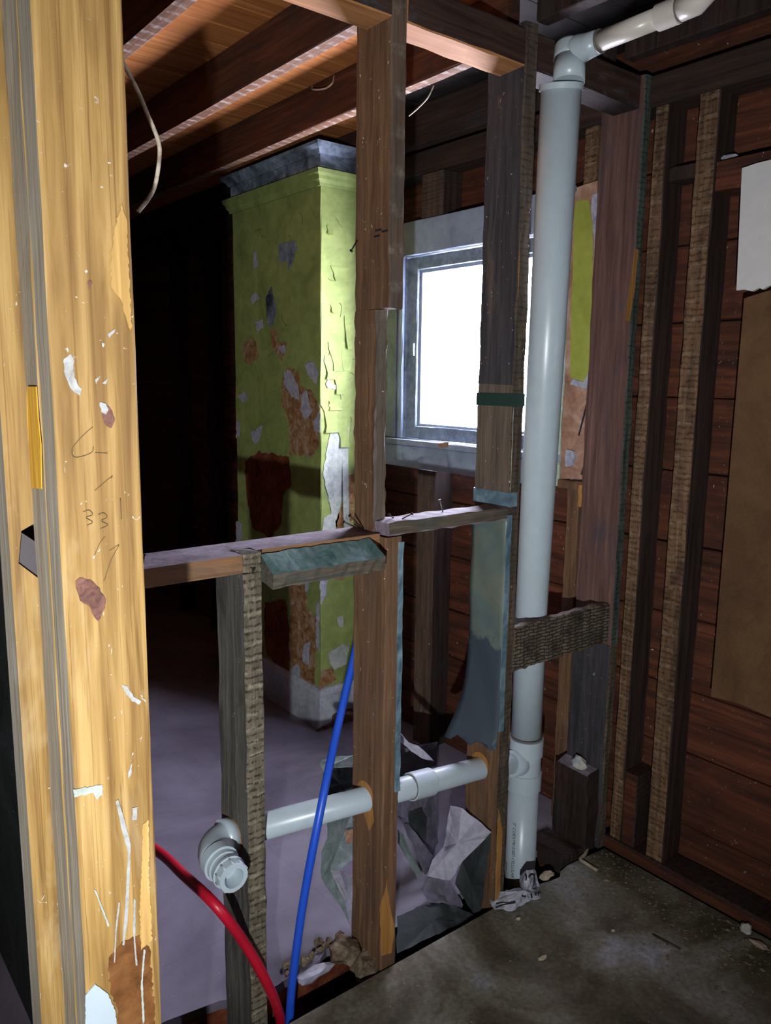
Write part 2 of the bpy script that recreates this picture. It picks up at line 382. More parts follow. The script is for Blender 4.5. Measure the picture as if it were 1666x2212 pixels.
    def build(s, name, mats, parent=None, recalc=True):
        me = bpy.data.meshes.new(name); me.from_pydata(s.v, [], s.f)
        if isinstance(mats, str): mats = [mats]
        for k in mats: me.materials.append(M[k])
        me.polygons.foreach_set('material_index', s.m); me.polygons.foreach_set('use_smooth', s.sm)
        me.update()
        if recalc:
            import bmesh
            bm = bmesh.new(); bm.from_mesh(me); bmesh.ops.recalc_face_normals(bm, faces=bm.faces); bm.to_mesh(me); bm.free()
        o = bpy.data.objects.new(name, me); COL.objects.link(o)
        if parent is not None:
            o.parent = parent; o.location = -Vector(world_loc(parent))
        return o

def world_loc(o):
    l = Vector(o.location)
    while o.parent is not None: o = o.parent; l = l + Vector(o.location)
    return l
def tag(o, label, cat, group=None, kind=None):
    o['label'] = label
    if cat: o['category'] = cat
    if group: o['group'] = group
    if kind: o['kind'] = kind
    return o
def thing(name, loc, label, cat, group=None):
    o = bpy.data.objects.new(name, None); COL.objects.link(o); o.location = loc
    o.empty_display_size = 0.05
    return tag(o, label, cat, group)
def struct(o, label=None):
    o['kind'] = 'structure'
    if label: o['label'] = label
    return o
def L(lo, hi, **k): return MB().lumber(lo, hi, **k)

def rough_poly(pts, jit, step):
    out = []
    n = len(pts)
    for i in range(n):
        a, b = Vector(pts[i]), Vector(pts[(i+1) % n]); d = b-a
        k = max(1, int(d.length/step))
        for j in range(k):
            p = a + d*(j/k)
            if j: p += Vector((random.uniform(-jit, jit) for _ in range(3)))
            out.append(p)
    return out
def patch(name, mat, parent, px, plane, val, thick=0.0015, jit=0.003, step=0.012, label=None):
    """a thin flake or stain with its own outline lying on a plane X=val or Y=val (facing the viewer)"""
    U = {'X': UX, 'Y': UY, 'Z': UZ}[plane]
    pts = rough_poly([U(x, y, val) for x, y in px], jit, step)
    k = 'XYZ'.index(plane)
    for p in pts: p[k] = val
    off = Vector((0, 0, 0)); off[k] = thick if plane == 'Z' else -thick
    o = MB().prism(pts, off).build(name, mat, parent)
    if label: o['label'] = label
    return o
def nail(parent, a, d, ln=0.05, r=0.0018, mat='nail'):
    a = Vector(a); d = Vector(d).normalized()
    b = a + d*ln
    return MB().tube([a, b], r, 8).tube([b, b+d*0.0015], r*2.4, 10).build('nail', mat, parent)

# ================================================================== SETTING
# --- floors
fl = [(-1.7, -1.7), (2.145, -1.7), (2.145, 1.475), (1.97, 1.49), (1.92, 1.482), (1.90, 1.465), (1.86, 1.47), (1.80, 1.485), (0.9, 1.49), (0.88, 1.47), (-1.7, 1.47)]
o = MB().prism([(x, y, 0) for x, y in fl], (0, 0, -0.02)).build('floor', 'floor'); struct(o, 'grimy grey brown plywood subfloor of the near room')
edge = []
xs = [-1.7, 0.0, 0.4, 0.665, 0.80, 0.86, 0.94, 0.99, 1.04, 1.08, 1.12, 1.15, 1.30, 1.6, 1.8, 2.0, 2.25]
ys = [1.70, 1.70, 1.69, 1.682, 1.66, 1.63, 1.616, 1.625, 1.62, 1.624, 1.65, 1.64, 1.60, 1.60, 1.62, 1.60, 1.60]
o = MB().prism([(x, y, 0) for x, y in zip(xs, ys)] + [(2.25, 6.6, 0), (-1.7, 6.6, 0)], (0, 0, -0.025)).build('floor_far', 'backfloor'); struct(o, 'lavender painted tile floor of the far room')
o = MB().box((-1.8, -1.8, -0.60), (2.5, 6.7, -0.5)).build('floor_crawlspace', 'dirtfloor'); struct(o, 'dark crawlspace under the floor gap')
# floor framing beam under the broken edge
o = L((-1.7, 1.66, -0.24), (2.25, 1.71, -0.026), axis='x', seg=10).build('floor_beam', 'plaster_r')
tag(o, 'dark red floor beam below the broken edge of the far room floor', 'beam')
o = L((-1.7, 1.36, -0.24), (2.14, 1.41, -0.021), axis='x', seg=10).build('floor_beam', 'old_dark')
tag(o, 'dark floor beam carrying the near plywood edge at the gap', 'beam')

# --- exterior wall on the right: sheathing planks
WX = 2.258
wr = bpy.data.objects.new('wall_right', None); COL.objects.link(wr); wr.location = (WX, 1.3, 0); struct(wr, 'red brown plank sheathing of the outer wall')
zs = [-0.5, -0.31, -0.085, 0.147, 0.392, 0.602, 0.837, 1.068, 1.297, 1.523, 1.751, 1.979, 2.208, 2.44, 2.68]
OPY0, OPY1, OPZ0, OPZ1 = 1.855, 2.61, 1.30, 2.07
OPS = [(OPY0, OPY1, OPZ0, OPZ1), (-1.10, -0.70, 1.20, 1.90)]  # second opening is added to let fill daylight into the near room
def spans(z0, z1):
    """solid y spans of a course between z0 and z1 (openings cut out)"""
    out = [(-1.8, 6.7, z0, z1)]
    for a, b, c, d in OPS:
        nxt = []
        for y0, y1, p, q in out:
            if q <= c or p >= d or y1 <= a or y0 >= b: nxt.append((y0, y1, p, q)); continue
            if y0 < a: nxt.append((y0, a, p, q))
            if y1 > b: nxt.append((b, y1, p, q))
            if p < c: nxt.append((max(a, y0), min(b, y1), p, c))
            if q > d: nxt.append((max(a, y0), min(b, y1), d, q))
        out = nxt
    return out
for i in range(len(zs)-1):
    z0, z1 = zs[i]+random.uniform(0.001, 0.004), zs[i+1]-random.uniform(0.001, 0.004)
    dx = random.uniform(0, 0.004)
    for y0, y1, p, q in spans(z0, z1):
        MB().lumber((WX+dx, y0, p), (WX+dx+0.022, y1, q), axis='y', seg=14, bev=0.004, jit=0.0015).build('sheathing_plank', 'sheath', wr)
# backing so that no daylight leaks between planks
mb = MB()
for y0, y1, p, q in spans(-0.6, 2.7): mb.box((WX+0.03, y0, p), (WX+0.05, y1, q))
struct(mb.build('wall_right_cladding', 'old_dark'))
# plain sash in a side opening added for fill light (out of frame)
w2 = bpy.data.objects.new('added_window', None); COL.objects.link(w2); w2.location = (2.27, -0.85, 0.95); struct(w2, 'side window added to the near room for fill light')
MB().lumber((2.19, -1.10, 1.20), (2.25, -1.06, 1.90), seg=4).build('sash_stile', 'wpaint', w2)
MB().lumber((2.19, -0.74, 1.20), (2.25, -0.70, 1.90), seg=4).build('sash_stile', 'wpaint', w2)
MB().lumber((2.19, -1.059, 1.20), (2.25, -0.741, 1.24), axis='y', seg=4).build('sash_rail', 'wpaint', w2)
MB().lumber((2.19, -1.059, 1.86), (2.25, -0.741, 1.90), axis='y', seg=4).build('sash_rail', 'wpaint', w2)
MB().box((2.215, -1.059, 1.241), (2.218, -0.741, 1.859)).build('pane', 'glass', w2)
# other walls that close the two rooms (out of frame)
struct(MB().box((-1.8, -1.8, -0.6), (-1.7, 6.7, 2.7)).build('wall_left', 'sheath'))
struct(MB().box((-1.7, 6.6, -0.6), (WX, 6.7, 2.7)).build('wall_back', 'sheath'))
struct(MB().box((-1.7, -1.8, -0.6), (WX, -1.7, 2.7)).build('wall_front', 'hardboard'))

# --- ceiling: boards over the joists
cl = bpy.data.objects.new('ceiling', None); COL.objects.link(cl); cl.location = (0.5, 2.0, 2.6); struct(cl, 'board ceiling over the exposed joists')
y = -1.8; i = 0
while y < 6.7:
    wd = 0.137 + random.uniform(-0.003, 0.003)
    far_board = y > 1.58  # near room boards sooty, far room boards plain up to the joint
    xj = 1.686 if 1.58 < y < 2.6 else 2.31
    MB().lumber((-1.8, y+0.0012, 2.592), (xj, y+wd-0.0012, 2.612), axis='x', seg=4, bev=0.002, jit=0.001).build('ceiling_board', 'board' if far_board else 'board_dark', cl)
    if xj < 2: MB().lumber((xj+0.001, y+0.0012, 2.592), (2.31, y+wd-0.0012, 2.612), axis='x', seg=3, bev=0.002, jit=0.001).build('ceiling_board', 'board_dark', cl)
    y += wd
struct(MB().box((-1.8, -1.8, 2.64), (2.31, 6.7, 2.7)).build('ceiling_upper_floor', 'old_dark'))

# ================================================================== JOISTS
def joist(x0, label, y0=1.60, y1=6.6, mats=('joist', 'joist_lath')):
    o = L((x0, y0, 2.45), (x0+0.045, y1, 2.591), axis='y', seg=16, jit=0.0018, mats={'-z': 1}).build('ceiling_joist', list(mats))
    return tag(o, label, 'joist', 'ceiling joists of the far room')
joist(0.880, 'ceiling joist with nail dotted underside nearest the yellow pine post')
joist(1.282, 'ceiling joist with grey lath marked underside, middle of the far room')
joist(1.664, 'ceiling joist just in front of the green chimney breast')
joist(2.09, 'dark ceiling joist above the chimney cornice against the outer wall', y0=1.6, mats=('sootplate_y', 'sootplate_y'))
joist(0.48, 'ceiling joist hidden in the dark beside the pine post top')
for x in (1.24, 1.66, 2.03):
    o = L((x, -1.6, 2.47), (x+0.045, 1.495, 2.591), axis='y', seg=10).build('ceiling_joist', 'old_dark')
    tag(o, {1.24: 'sooty near room joist ending at the tall middle stud', 1.66: 'sooty near room joist ending above the sooty stud', 2.03: 'sooty near room joist above the angled vent arm'}[x], 'joist', 'ceiling joists of the near room')

# ================================================================== PARTITION
PY0, PY1 = 1.50, 1.635
# short stud with elbow
t = thing('wall_stud', (0.825, 1.567, 0), 'short grey weathered stud with hacked lath marks, ending under the rail', 'stud')
MB().lumber((0.803, PY0, -0.05), (0.848, PY1, 1.150), seg=30, jit=0.002, mats={'-y': 1}).lumber((0.803, PY0, 1.151), (0.848, 1.557, 1.193), seg=4, jit=0.0025, mats={'-y': 1}, ends=0.003).build('post', ['grey', 'grey_lath'], t)
nail(t, (0.82, 1.505, 1.165), (0.3, -1, -0.5), 0.012)
# tall middle stud
t2 = thing('wall_stud', (1.22, 1.567, 0), 'tall brown stud with a torn notched middle, in front of the chimney', 'stud')
mb = MB().lumber((1.195, PY0, -0.03), (1.246, PY1, 1.185), seg=26, jit=0.0018, mats={'-y': 0})
mb.lumber((1.195, 1.548, 1.186), (1.231, PY1, 1.733), seg=22, jit=0.003, mats={'-y': 1}, ends=0.002)
mb.lumber((1.195, PY0, 1.734), (1.238, PY1, 2.59), seg=20, jit=0.0018, mats={'-y': 2}, ends=0.002)
mb.build('post', ['warm', 'greybrown', 'old_lath'], t2)
# blue paint strip on the room edge of the lower stud
pts = [Vector((1.232, 1.499, z)) for z in [1.165 - i*(0.62/24) for i in range(25)]]
L((1.234, 1.4965, 0.50), (1.2495, 1.506, 1.170), seg=18, jit=0.0018, bev=0.001).build('paint_strip', 'bluepaint', t2)['label'] = 'blue grey paint strip along the edge'
patch('bare_wood_streak', 'fresh', t2, [(823, 2065), (820, 1965), (836, 1900), (843, 1960), (852, 2000), (846, 2058)], 'Y', PY0-0.0012, 0.001, 0.003, 0.02)
for a, d, l in (((1.190, 1.62, 1.90), (-1, -0.3, -1.2), 0.035), ((1.185, 1.58, 1.195), (-1, -0.3, 0.8), 0.07), ((1.19, 1.60, 1.192), (-1, 0.2, 0.5), 0.05)):
    nail(t2, a, d, l)
for k_, (x, y) in enumerate([(818, 497), (832, 499), (815, 510)]):
    p = UX(x, y, 1.1945)
    MB().box((1.1935, p.y-0.012, p.z-0.0025), (1.196, p.y+0.012, p.z+0.0025)).build('nail_slot', 'ink', t2)
# sooty stud beside the stack
t3 = thing('wall_stud', (1.652, 1.567, 0), 'sooty stud with blue grey sheet metal beside the white stack', 'stud')
mb = MB().lumber((1.630, PY0, -0.05), (1.675, PY1, 0.62), seg=14, jit=0.0025, m=2, mats={'-y': 1})
mb.lumber((1.630, PY0, 0.621), (1.675, PY1, 1.56), seg=18, jit=0.0022, m=3, mats={'-y': 1})
mb.lumber((1.630, PY0, 1.561), (1.675, PY1, 2.468), seg=18, jit=0.0022, mats={'-y': 1}, ends=0.004)
mb.build('post', ['soot', 'soot_edge', 'warm', 'greybrown'], t3)
for (px, mt) in (([(1102, 505), (1115, 498), (1113, 560), (1109, 640), (1101, 640), (1103, 560)], 'fresh'),
                 ([(1100, 880), (1108, 885), (1104, 960), (1094, 1060), (1088, 1065), (1094, 960)], 'plaster_g'),
                 ([(1068, 1750), (1085, 1790), (1080, 1930), (1062, 1960), (1060, 1900), (1072, 1840)], 'fresh')):
    pl_ = [UY(x, y, PY0-0.001) for x, y in px]
    pl_ = [Vector((min(max(p.x, 1.633), 1.672), PY0-0.0012, p.z)) for p in pl_]
    MB().prism(rough_poly(pl_, 0.001, 0.02), (0, -0.001, 0)).build('bare_wood_streak' if mt == 'fresh' else 'plaster_streak', mt, t3)
b = MB().box((1.6275, PY0-0.0025, 1.50), (1.676, PY1+0.002, 1.535)).build('painted_band', 'greenband', t3); b['label'] = 'dark green painted band'
b = MB().box((1.6275, PY0-0.002, 1.222), (1.662, PY1+0.002, 1.262)).build('painted_band', 'bluepaint', t3); b['label'] = 'blue grey painted band'
# sheet metal on the stud: curved at the bottom
mb = MB(); NZ, NY = 26, 8; vs = []
for i in range(NZ+1):
    z = 1.20 - 0.70*i/NZ; f = max(0, (i/NZ-0.62)/0.38)
    for j in range(NY+1):
        s_ = j/NY
        y_ = 1.497 + 0.140*s_ + 0.035*f*f*s_
        x_ = 1.6255 - 0.002*math.sin(i*0.7+j) - 0.055*f*f*(0.25+0.75*s_)
        zz = z + (0.03*(1-s_)*f if i == NZ else 0) - 0.012*math.sin(j*1.9)*(i == NZ) - 0.02*f*(1-s_)
        vs.append((x_, y_, zz))
fs = [(i*(NY+1)+j, i*(NY+1)+j+1, (i+1)*(NY+1)+j+1, (i+1)*(NY+1)+j) for i in range(NZ) for j in range(NY)]
mb.add(vs, fs, 0, True); fb = mb.build('metal_flashing', 'metal', t3)
md = fb.modifiers.new('thick', 'SOLIDIFY'); md.thickness = 0.0012
fb['label'] = 'blue grey sheet metal flashing curling off the bottom'
L((1.622, 1.4955, 0.56), (1.640, 1.4985, 1.20), seg=16, jit=0.0012, bev=0.0006).build('flashing_edge', 'bluepaint', t3)
# end stud at the corner
t4 = thing('wall_stud', (2.146, 1.567, 0), 'wide dusky brown end stud in the corner with teal stained edge', 'stud')
MB().lumber((2.126, 1.485, 0.72), (2.160, 1.638, 2.45), seg=30, jit=0.0018, mats={'-y': 1}).lumber((2.126, 1.485, 0.0), (2.160, 1.638, 0.719), seg=12, jit=0.003, m=2, mats={'-y': 3}).build('post', ['purple', 'teal_edge', 'soot', 'soot_edge'], t4)
patch('bare_wood_streak', 'fresh', t4, [(1372, 535), (1379, 540), (1372, 620), (1360, 695), (1351, 692), (1362, 610)], 'Y', 1.4835, 0.001, 0.0012, 0.02)
# short stub against it
o = L((2.062, PY0, 0.0), (2.125, PY1, 0.285), seg=6, jit=0.004, ends=0.008, mats={'+z': 1}).build('stud_stub', ['old_dark', 'dusty'])
tag(o, 'short dark stud stub standing on the floor in the corner', 'stud')
# top plates
for x0, x1, lab in ((-1.7, 1.193, 'top plate of the partition left of the tall stud'), (1.24, 1.629, 'top plate with bare orange underside between the two tall studs'), (1.676, 2.124, 'top plate of the partition above the stack')):
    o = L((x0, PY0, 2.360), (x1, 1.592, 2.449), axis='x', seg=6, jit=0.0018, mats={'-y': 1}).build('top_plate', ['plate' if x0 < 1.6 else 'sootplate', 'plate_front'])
    tag(o, lab, 'top plate')
# rail between studs (one board notched round the short stud)
rail = [(0.365, 1.50), (0.801, 1.50), (0.801, 1.560), (0.850, 1.560), (0.850, 1.528), (1.193, 1.522), (1.193, 1.635), (0.365, 1.635)]
t = thing('wall_rail', (0.7, 1.567, 1.152), 'horizontal wooden rail running from the pine post to the tall stud', 'rail')
MB().prism([(x, y, 1.193) for x, y in rail], (0, 0, -0.040), 0, 1).build('board', ['railwood', 'dusty'], t)
for a in ((0.60, 1.55, 1.193),): nail(t, a, (0.3, 0.1, 1), 0.018)
# teal block under it
mb = MB(); prof = [(1.452, 1.120), (1.444, 1.154), (1.516, 1.186), (1.519, 1.135)]; ns = 18; vs = []
for i in range(ns+1):
    x = 0.849 + (1.152-0.849)*i/ns
    for y_, z_ in prof: vs.append((x + (random.uniform(-0.006, 0.006) if i in (0, ns) else 0), y_+random.uniform(-0.0025, 0.0025), z_+random.uniform(-0.002, 0.002)))
fs = [(i*4+j, i*4+(j+1) % 4, (i+1)*4+(j+1) % 4, (i+1)*4+j) for i in range(ns) for j in range(4)] + [(3, 2, 1, 0), (ns*4, ns*4+1, ns*4+2, ns*4+3)]
o = mb.add(vs, fs, [1 if j == 1 else 0 for i in range(ns) for j in range(4)]+[0, 0]).build('blocking', ['streaky', 'tealpaint'])
tag(o, 'teal painted block nailed below the rail between two studs', 'block')
# right rail
t = thing('wall_rail', (1.43, 1.535, 1.188), 'horizontal rail with pale dusty top between tall stud and sooty stud', 'rail')
MB().lumber((1.200, PY0-0.004, 1.188), (1.628, 1.572, 1.222), axis='x', seg=14, jit=0.002, mats={'-y': 1}, ends=0.004).build('board', ['dusty', 'streaky'], t)
nail(t, UZ(957, 1106, 1.222), (-0.25, 0.15, 1), 0.034, 0.0017, 'nail_bright')
nail(t, (1.262, 1.52, 1.223), (0.8, -0.2, 0.35), 0.03); nail(t, (1.25, 1.54, 1.224), (-0.7, -0.2, 0.4), 0.022)
# block right of the stack
o = MB().lumber((1.677, PY0, 0.728), (2.124, 1.532, 0.862), axis='x', seg=24, jit=0.003, bev=0.005, mats={'-y': 1}, ends=0.004).build('blocking', ['old', 'hacked'])
tag(o, 'hacked grey horizontal block crossing in front of the stack', 'block')
# bottom plate remnant + mortar
o = L((1.95, PY0, -0.03), (2.06, 1.66, 0.022), axis='x', seg=5, jit=0.004).build('bottom_plate', 'old_dark'); tag(o, 'dark bottom plate remnant beside the corner stub', 'plate')

# ================================================================== EXTERIOR WALL FRAMING
def estud(y0, y1, z0, z1, label, x0=2.160, mats=('extside', 'extstud'), name='wall_stud', group='outer wall studs'):
    o = MB().lumber((x0, y0, z0), (WX-0.001, y1, z1), seg=30, jit=0.0018, mats={'-x': 1}).build(name, list(mats))
    return tag(o, label, 'stud', group)
estud(1.268, 1.330, 0.046, 2.40, 'outer wall stud with lath marked edge between plank sheathing bays')
estud(1.425, 1.470, 0.046, 2.40, 'outer wall stud with light worn edge next to the corner')
estud(1.376, 1.424, 0.046, 0.30, 'short red brown stud stub nailed beside the corner stud', mats=('extside', 'sheath'))
estud(1.672, 1.722, 0.0, 1.24, 'outer wall stud behind the white stack below the plaster patch', mats=('warm', 'warm'))
estud(1.672, 1.722, 2.182, 2.36, 'short cripple stud above the plaster patch behind the stack', mats=('warm', 'extstud'))
estud(2.392, 2.505, 0.0, 1.20, 'outer wall stud below the window apron', mats=('old_dark', 'old'))
estud(2.382, 2.512, 2.196, 2.36, 'short cripple stud above the window casing', mats=('old_dark', 'old'))
for y_, lab in ((3.95, 'dark outer wall stud just left of the chimney breast'), (4.42, 'dark outer wall stud in the unlit back room'), (4.9, 'farthest dark outer wall stud behind the pine post')):
    estud(y_, y_+0.05, 0.0, 2.40, lab, mats=('extside', 'old_dark'))
o = L((2.150, -1.7, 2.362), (WX-0.005, 6.6, 2.448), axis='y', seg=20, jit=0.002).build('top_plate', 'sootplate_y'); tag(o, 'outer wall top plate running under the ceiling', 'top plate')
o = L((2.150, -1.7, 0.001), (WX-0.005, 1.482, 0.045), axis='y', seg=20, jit=0.002, mats={'-x': 1}).build('bottom_plate', ['old_dark', 'sheath']); tag(o, 'outer wall bottom plate along the near room floor', 'plate')
o = L((2.165, 0.95, 2.095), (WX-0.001, 1.266, 2.176), axis='y', seg=8, jit=0.002).build('blocking', 'sheath'); tag(o, 'red brown fire block above the white panel', 'block')
o = L((2.18, 1.331, 2.15), (WX-0.001, 1.424, 2.19), axis='y', seg=4, jit=0.002).build('blocking', 'old_dark'); tag(o, 'dark fire block in the narrow bay beside the corner', 'block')
# panels
pts = [UX(x, y, 2.150) for x, y in [(1608, 365), (1640, 354)]] + [Vector((2.15, 0.80, 2.155)), Vector((2.15, 0.80, 1.822))]
low = [UX(x, y, 2.150) for x, y in [(1666, 618), (1652, 626), (1645, 622), (1630, 630), (1612, 626), (1596, 628)]]
o = MB().prism(rough_poly(pts, 0, 9)+low, (-0.012, 0, 0)).build('gypsum_panel', 'drywall'); tag(o, 'white gypsum panel with torn lower edge on outer wall', 'panel')
pts = [UX(x, y, 2.150) for x, y in [(1612, 645), (1666, 628)]] + [Vector((2.15, 0.80, 1.83)), Vector((2.15, 0.80, 0.655))]
low = [UX(x, y, 2.150) for x, y in [(1666, 1547), (1640, 1535), (1600, 1518), (1570, 1510), (1540, 1503)]]
o = MB().prism(rough_poly(pts, 0, 9)+low, (-0.010, 0, 0)).build('hardboard_panel', 'hardboard'); tag(o, 'brown hardboard panel leaning on the outer wall at right', 'panel')

# ================================================================== CHIMNEY BREAST
CX, CY, CY2 = 1.90, 2.84, 3.60
ch = thing('chimney_breast', (2.0, 3.2, 0), 'chimney breast in peeling yellow green paint with grey cornice', 'chimney')
mb = MB(); nz = 24
MB().lumber((CX, CY, 0.0), (2.146, CY2, 2.345), seg=nz, jit=0.0015, bev=0.003).build('masonry', 'green', ch)
# frieze and rail
MB().lumber((CX-0.004, CY-0.004, 2.40), (2.146, CY2+0.004, 2.497), axis='y', seg=14, jit=0.001).build('frieze', 'frieze', ch)
def moulding(prof, mat, name):
    """profile (out, z) run round the two visible faces with a mitred corner"""
    vs = []
    for (q, z) in prof:
        vs += [(CX-q, CY2+q, z), (CX-q, CY-q, z), (2.146, CY-q, z)]
    n = len(prof); fs = []
    for i in range(n):
        j = (i+1) % n
        for k in range(2): fs.append((i*3+k, i*3+k+1, j*3+k+1, j*3+k))
    fs.append(tuple(i*3 for i in range(n))); fs.append(tuple(i*3+2 for i in reversed(range(n))))
    return MB().add(vs, fs).build(name, mat, ch)
moulding([(0, 2.338), (0.010, 2.338), (0.012, 2.350), (0.022, 2.362), (0.024, 2.375), (0.034, 2.384), (0.036, 2.400), (0, 2.402)], 'green', 'picture_rail')
moulding([(0, 2.462), (0.012, 2.462), (0.022, 2.478), (0.040, 2.490), (0.042, 2.502), (0, 2.502)], 'frieze', 'cornice')
moulding([(0, 0.0), (0.022, 0.0), (0.022, 0.165), (0.018, 0.176), (0.012, 0.180), (0.011, 0.190), (0, 0.192)], 'baseboard', 'baseboard')
LF = 'X'
def zp(zx, zy): return (480+zx/2.457, 300+zy/2.457)
def zq(zx, zy): return (280+zx/2.687, 1040+zy/2.687)
fx = CX-0.003
for pts, mt in (
    ([zp(*p) for p in [(345, 1215), (400, 1230), (415, 1310), (470, 1330), (520, 1420), (515, 1620), (480, 1690), (360, 1680), (355, 1500), (320, 1420), (315, 1290)]], 'plaster_o'),
    ([zp(*p) for p in [(120, 1720), (190, 1660), (355, 1690), (365, 1840), (320, 1900), (310, 2050), (260, 2120), (160, 2060), (130, 1900)]], 'plaster_r'),
    ([zp(*p) for p in [(250, 1020), (285, 1010), (300, 1075), (345, 1085), (320, 1180), (270, 1120)]], 'plaster_o'),
    ([zp(*p) for p in [(105, 1110), (150, 1050), (180, 1080), (195, 1150), (170, 1210), (125, 1190)]], 'plaster_o'),
    ([zq(*p) for p in [(940, 570), (1020, 575), (1030, 740), (1095, 800), (1100, 960), (1070, 1010), (1075, 1210), (1000, 1190), (930, 1150), (930, 850)]], 'plaster_o'),
    ([zq(*p) for p in [(785, 700), (900, 690), (925, 850), (925, 1120), (800, 1010), (785, 900)]], 'plaster_r'),
):
    patch('bare_plaster_patch', mt, ch, pts, 'X', fx, 0.0008, 0.008, 0.02)
fx = CX-0.0045
for pts in (
    [(165, 610), (185, 600), (190, 680), (170, 690)], [(150, 850), (175, 810), (200, 850), (165, 880)], [(170, 970), (215, 955), (220, 1000), (190, 1020)],
    [(440, 1195), (480, 1180), (510, 1230), (500, 1300), (455, 1250)], [(425, 1360), (450, 1335), (460, 1400), (480, 1440), (440, 1490), (415, 1440)],
    [(330, 1230), (360, 1230), (400, 1300), (410, 1390), (370, 1370), (330, 1300)],
    [(80, 1360), (120, 1340), (135, 1380), (105, 1395)], [(150, 1560), (215, 1520), (205, 1580), (180, 1620), (160, 1600)], [(485, 1500), (520, 1440), (520, 1560), (490, 1550)],
    [(75, 1500), (95, 1500), (95, 1580), (75, 1590)], [(300, 560), (385, 540), (400, 580), (360, 690), (320, 710), (300, 640)], [(230, 850), (260, 780), (290, 900), (270, 990), (240, 980)],
    [(300, 1100), (330, 1090), (340, 1130), (320, 1140)], [(75, 2030), (105, 2040), (105, 2120), (75, 2150)]):
    big = pts[0] in ((300, 560), (230, 850))
    patch('peeled_paint_patch', 'frieze' if big else 'plaster_w', ch, [zp(*p) for p in pts], 'X', fx, 0.0008, 0.006, 0.015)
for pts in ([(1085, 720), (1100, 700), (1105, 990), (1085, 960)], [(1020, 590), (1040, 580), (1035, 640), (1020, 640)], [(1020, 940), (1050, 920), (1040, 1060), (1000, 1040)], [(930, 1090), (980, 1060), (990, 1150), (940, 1140)]):
    patch('peeled_paint_patch', 'plaster_w', ch, [zq(*p) for p in pts], 'X', fx, 0.0008, 0.008, 0.015)
# right face
fy = CY-0.003
for pts, mt in (([(535, 1770), (570, 1580), (600, 1520), (640, 1510), (645, 1600), (665, 1700), (665, 1830), (640, 1900), (600, 2090), (530, 2090), (540, 2010), (580, 1990)], 'plaster_g'),
                ([(660, 1790), (700, 1780), (700, 2010), (610, 2090), (600, 2030), (650, 1920)], 'plaster_o'),
                ([(550, 1300), (565, 1270), (580, 1300), (625, 1310), (610, 1325), (560, 1322)], 'plaster_w')):
    patch('bare_plaster_patch', mt, ch, [zp(*p) for p in pts], 'Y', fy, 0.0008, 0.005, 0.015)
for pts, mt in (([(1105, 560), (1150, 560), (1140, 660), (1110, 720)], 'plaster_w'), ([(1150, 1000), (1240, 940), (1275, 960), (1260, 1060), (1180, 1100)], 'plaster_g'),
                ([(1110, 1100), (1180, 1080), (1200, 1150), (1100, 1210)], 'plaster_o'), ([(1205, 790), (1240, 780), (1240, 850), (1215, 840)], 'plaster_g'), ([(1150, 545), (1250, 540), (1245, 580), (1180, 565)], 'plaster_o')):
    patch('bare_plaster_patch', mt, ch, [zq(*p) for p in pts], 'Y', fy, 0.0008, 0.004, 0.015)
# bare spot of the baseboard
patch('bare_wood_patch', 'bare_base', ch, [zq(*p) for p in [(1085, 1440), (1170, 1400), (1175, 1360), (1230, 1330), (1320, 1310), (1320, 1400), (1085, 1450)]], 'Y', CY-0.0235, 0.001, 0.004, 0.015)
# curled paint flakes standing off the faces
def flake(p, u, v, n_, w_, h_, curl, mat):
    p, u, v, n_ = Vector(p), Vector(u), Vector(v), Vector(n_)
    vs = []; k = 4
    for i in range(k+1):
        a = i/k
        off = n_*(0.002 + curl*a*a); hh = v*(-h_*a)
        j1, j2 = random.uniform(-0.12, 0.12)*w_, random.uniform(-0.12, 0.12)*w_
        vs += [p+u*(-w_/2*(1-0.35*a)+j1)+hh+off, p+u*(w_/2*(1-0.35*a)+j2)+hh+off]
    fs = [(i*2, i*2+1, i*2+3, i*2+2) for i in range(k)]
    o = MB().add(vs, fs).build('paint_flake', mat, ch, recalc=False)
    m_ = o.modifiers.new('thick', 'SOLIDIFY'); m_.thickness = 0.001
for (x, y, w_, h_, c_) in ((165, 430, 18, 40, .02), (130, 490, 14, 25, .02), (200, 510, 10, 50, .015), (90, 750, 20, 20, .02), (410, 920, 14, 35, .03), (480, 970, 16, 20, .015), (370, 1060, 20, 40, .03), (405, 1080, 14, 60, .025), (170, 1150, 22, 35, .03), (130, 1190, 18, 25, .03), (320, 1140, 12, 55, .02), (180, 1590, 30, 35, .03), (110, 1250, 14, 15, .02), (330, 420, 35, 130, .012), (375, 740, 40, 170, .012)):
    flake(UX(*zp(x, y), CX), (0, 1, 0), (0, 0, 1), (-1, 0, 0), w_*0.0022, h_*0.0021, c_*0.6, 'green')
for (x, y, w_, h_, c_) in ((570, 460, 18, 20, .012), (640, 680, 60, 30, .01), (670, 940, 30, 70, .02), (610, 1080, 50, 60, .012), (660, 1080, 40, 60, .015), (575, 1150, 40, 50, .012), (630, 1180, 50, 70, .01), (600, 1390, 50, 20, .012), (640, 1440, 40, 80, .018), (580, 1410, 60, 60, .012), (590, 880, 20, 18, .015), (650, 1530, 22, 240, .03)):
    flake(UY(*zp(x, y), CY), (1, 0, 0), (0, 0, 1), (0, -1, 0), w_*0.0017, h_*0.0020, c_*0.7, 'plaster_g' if h_ > 200 else 'green')

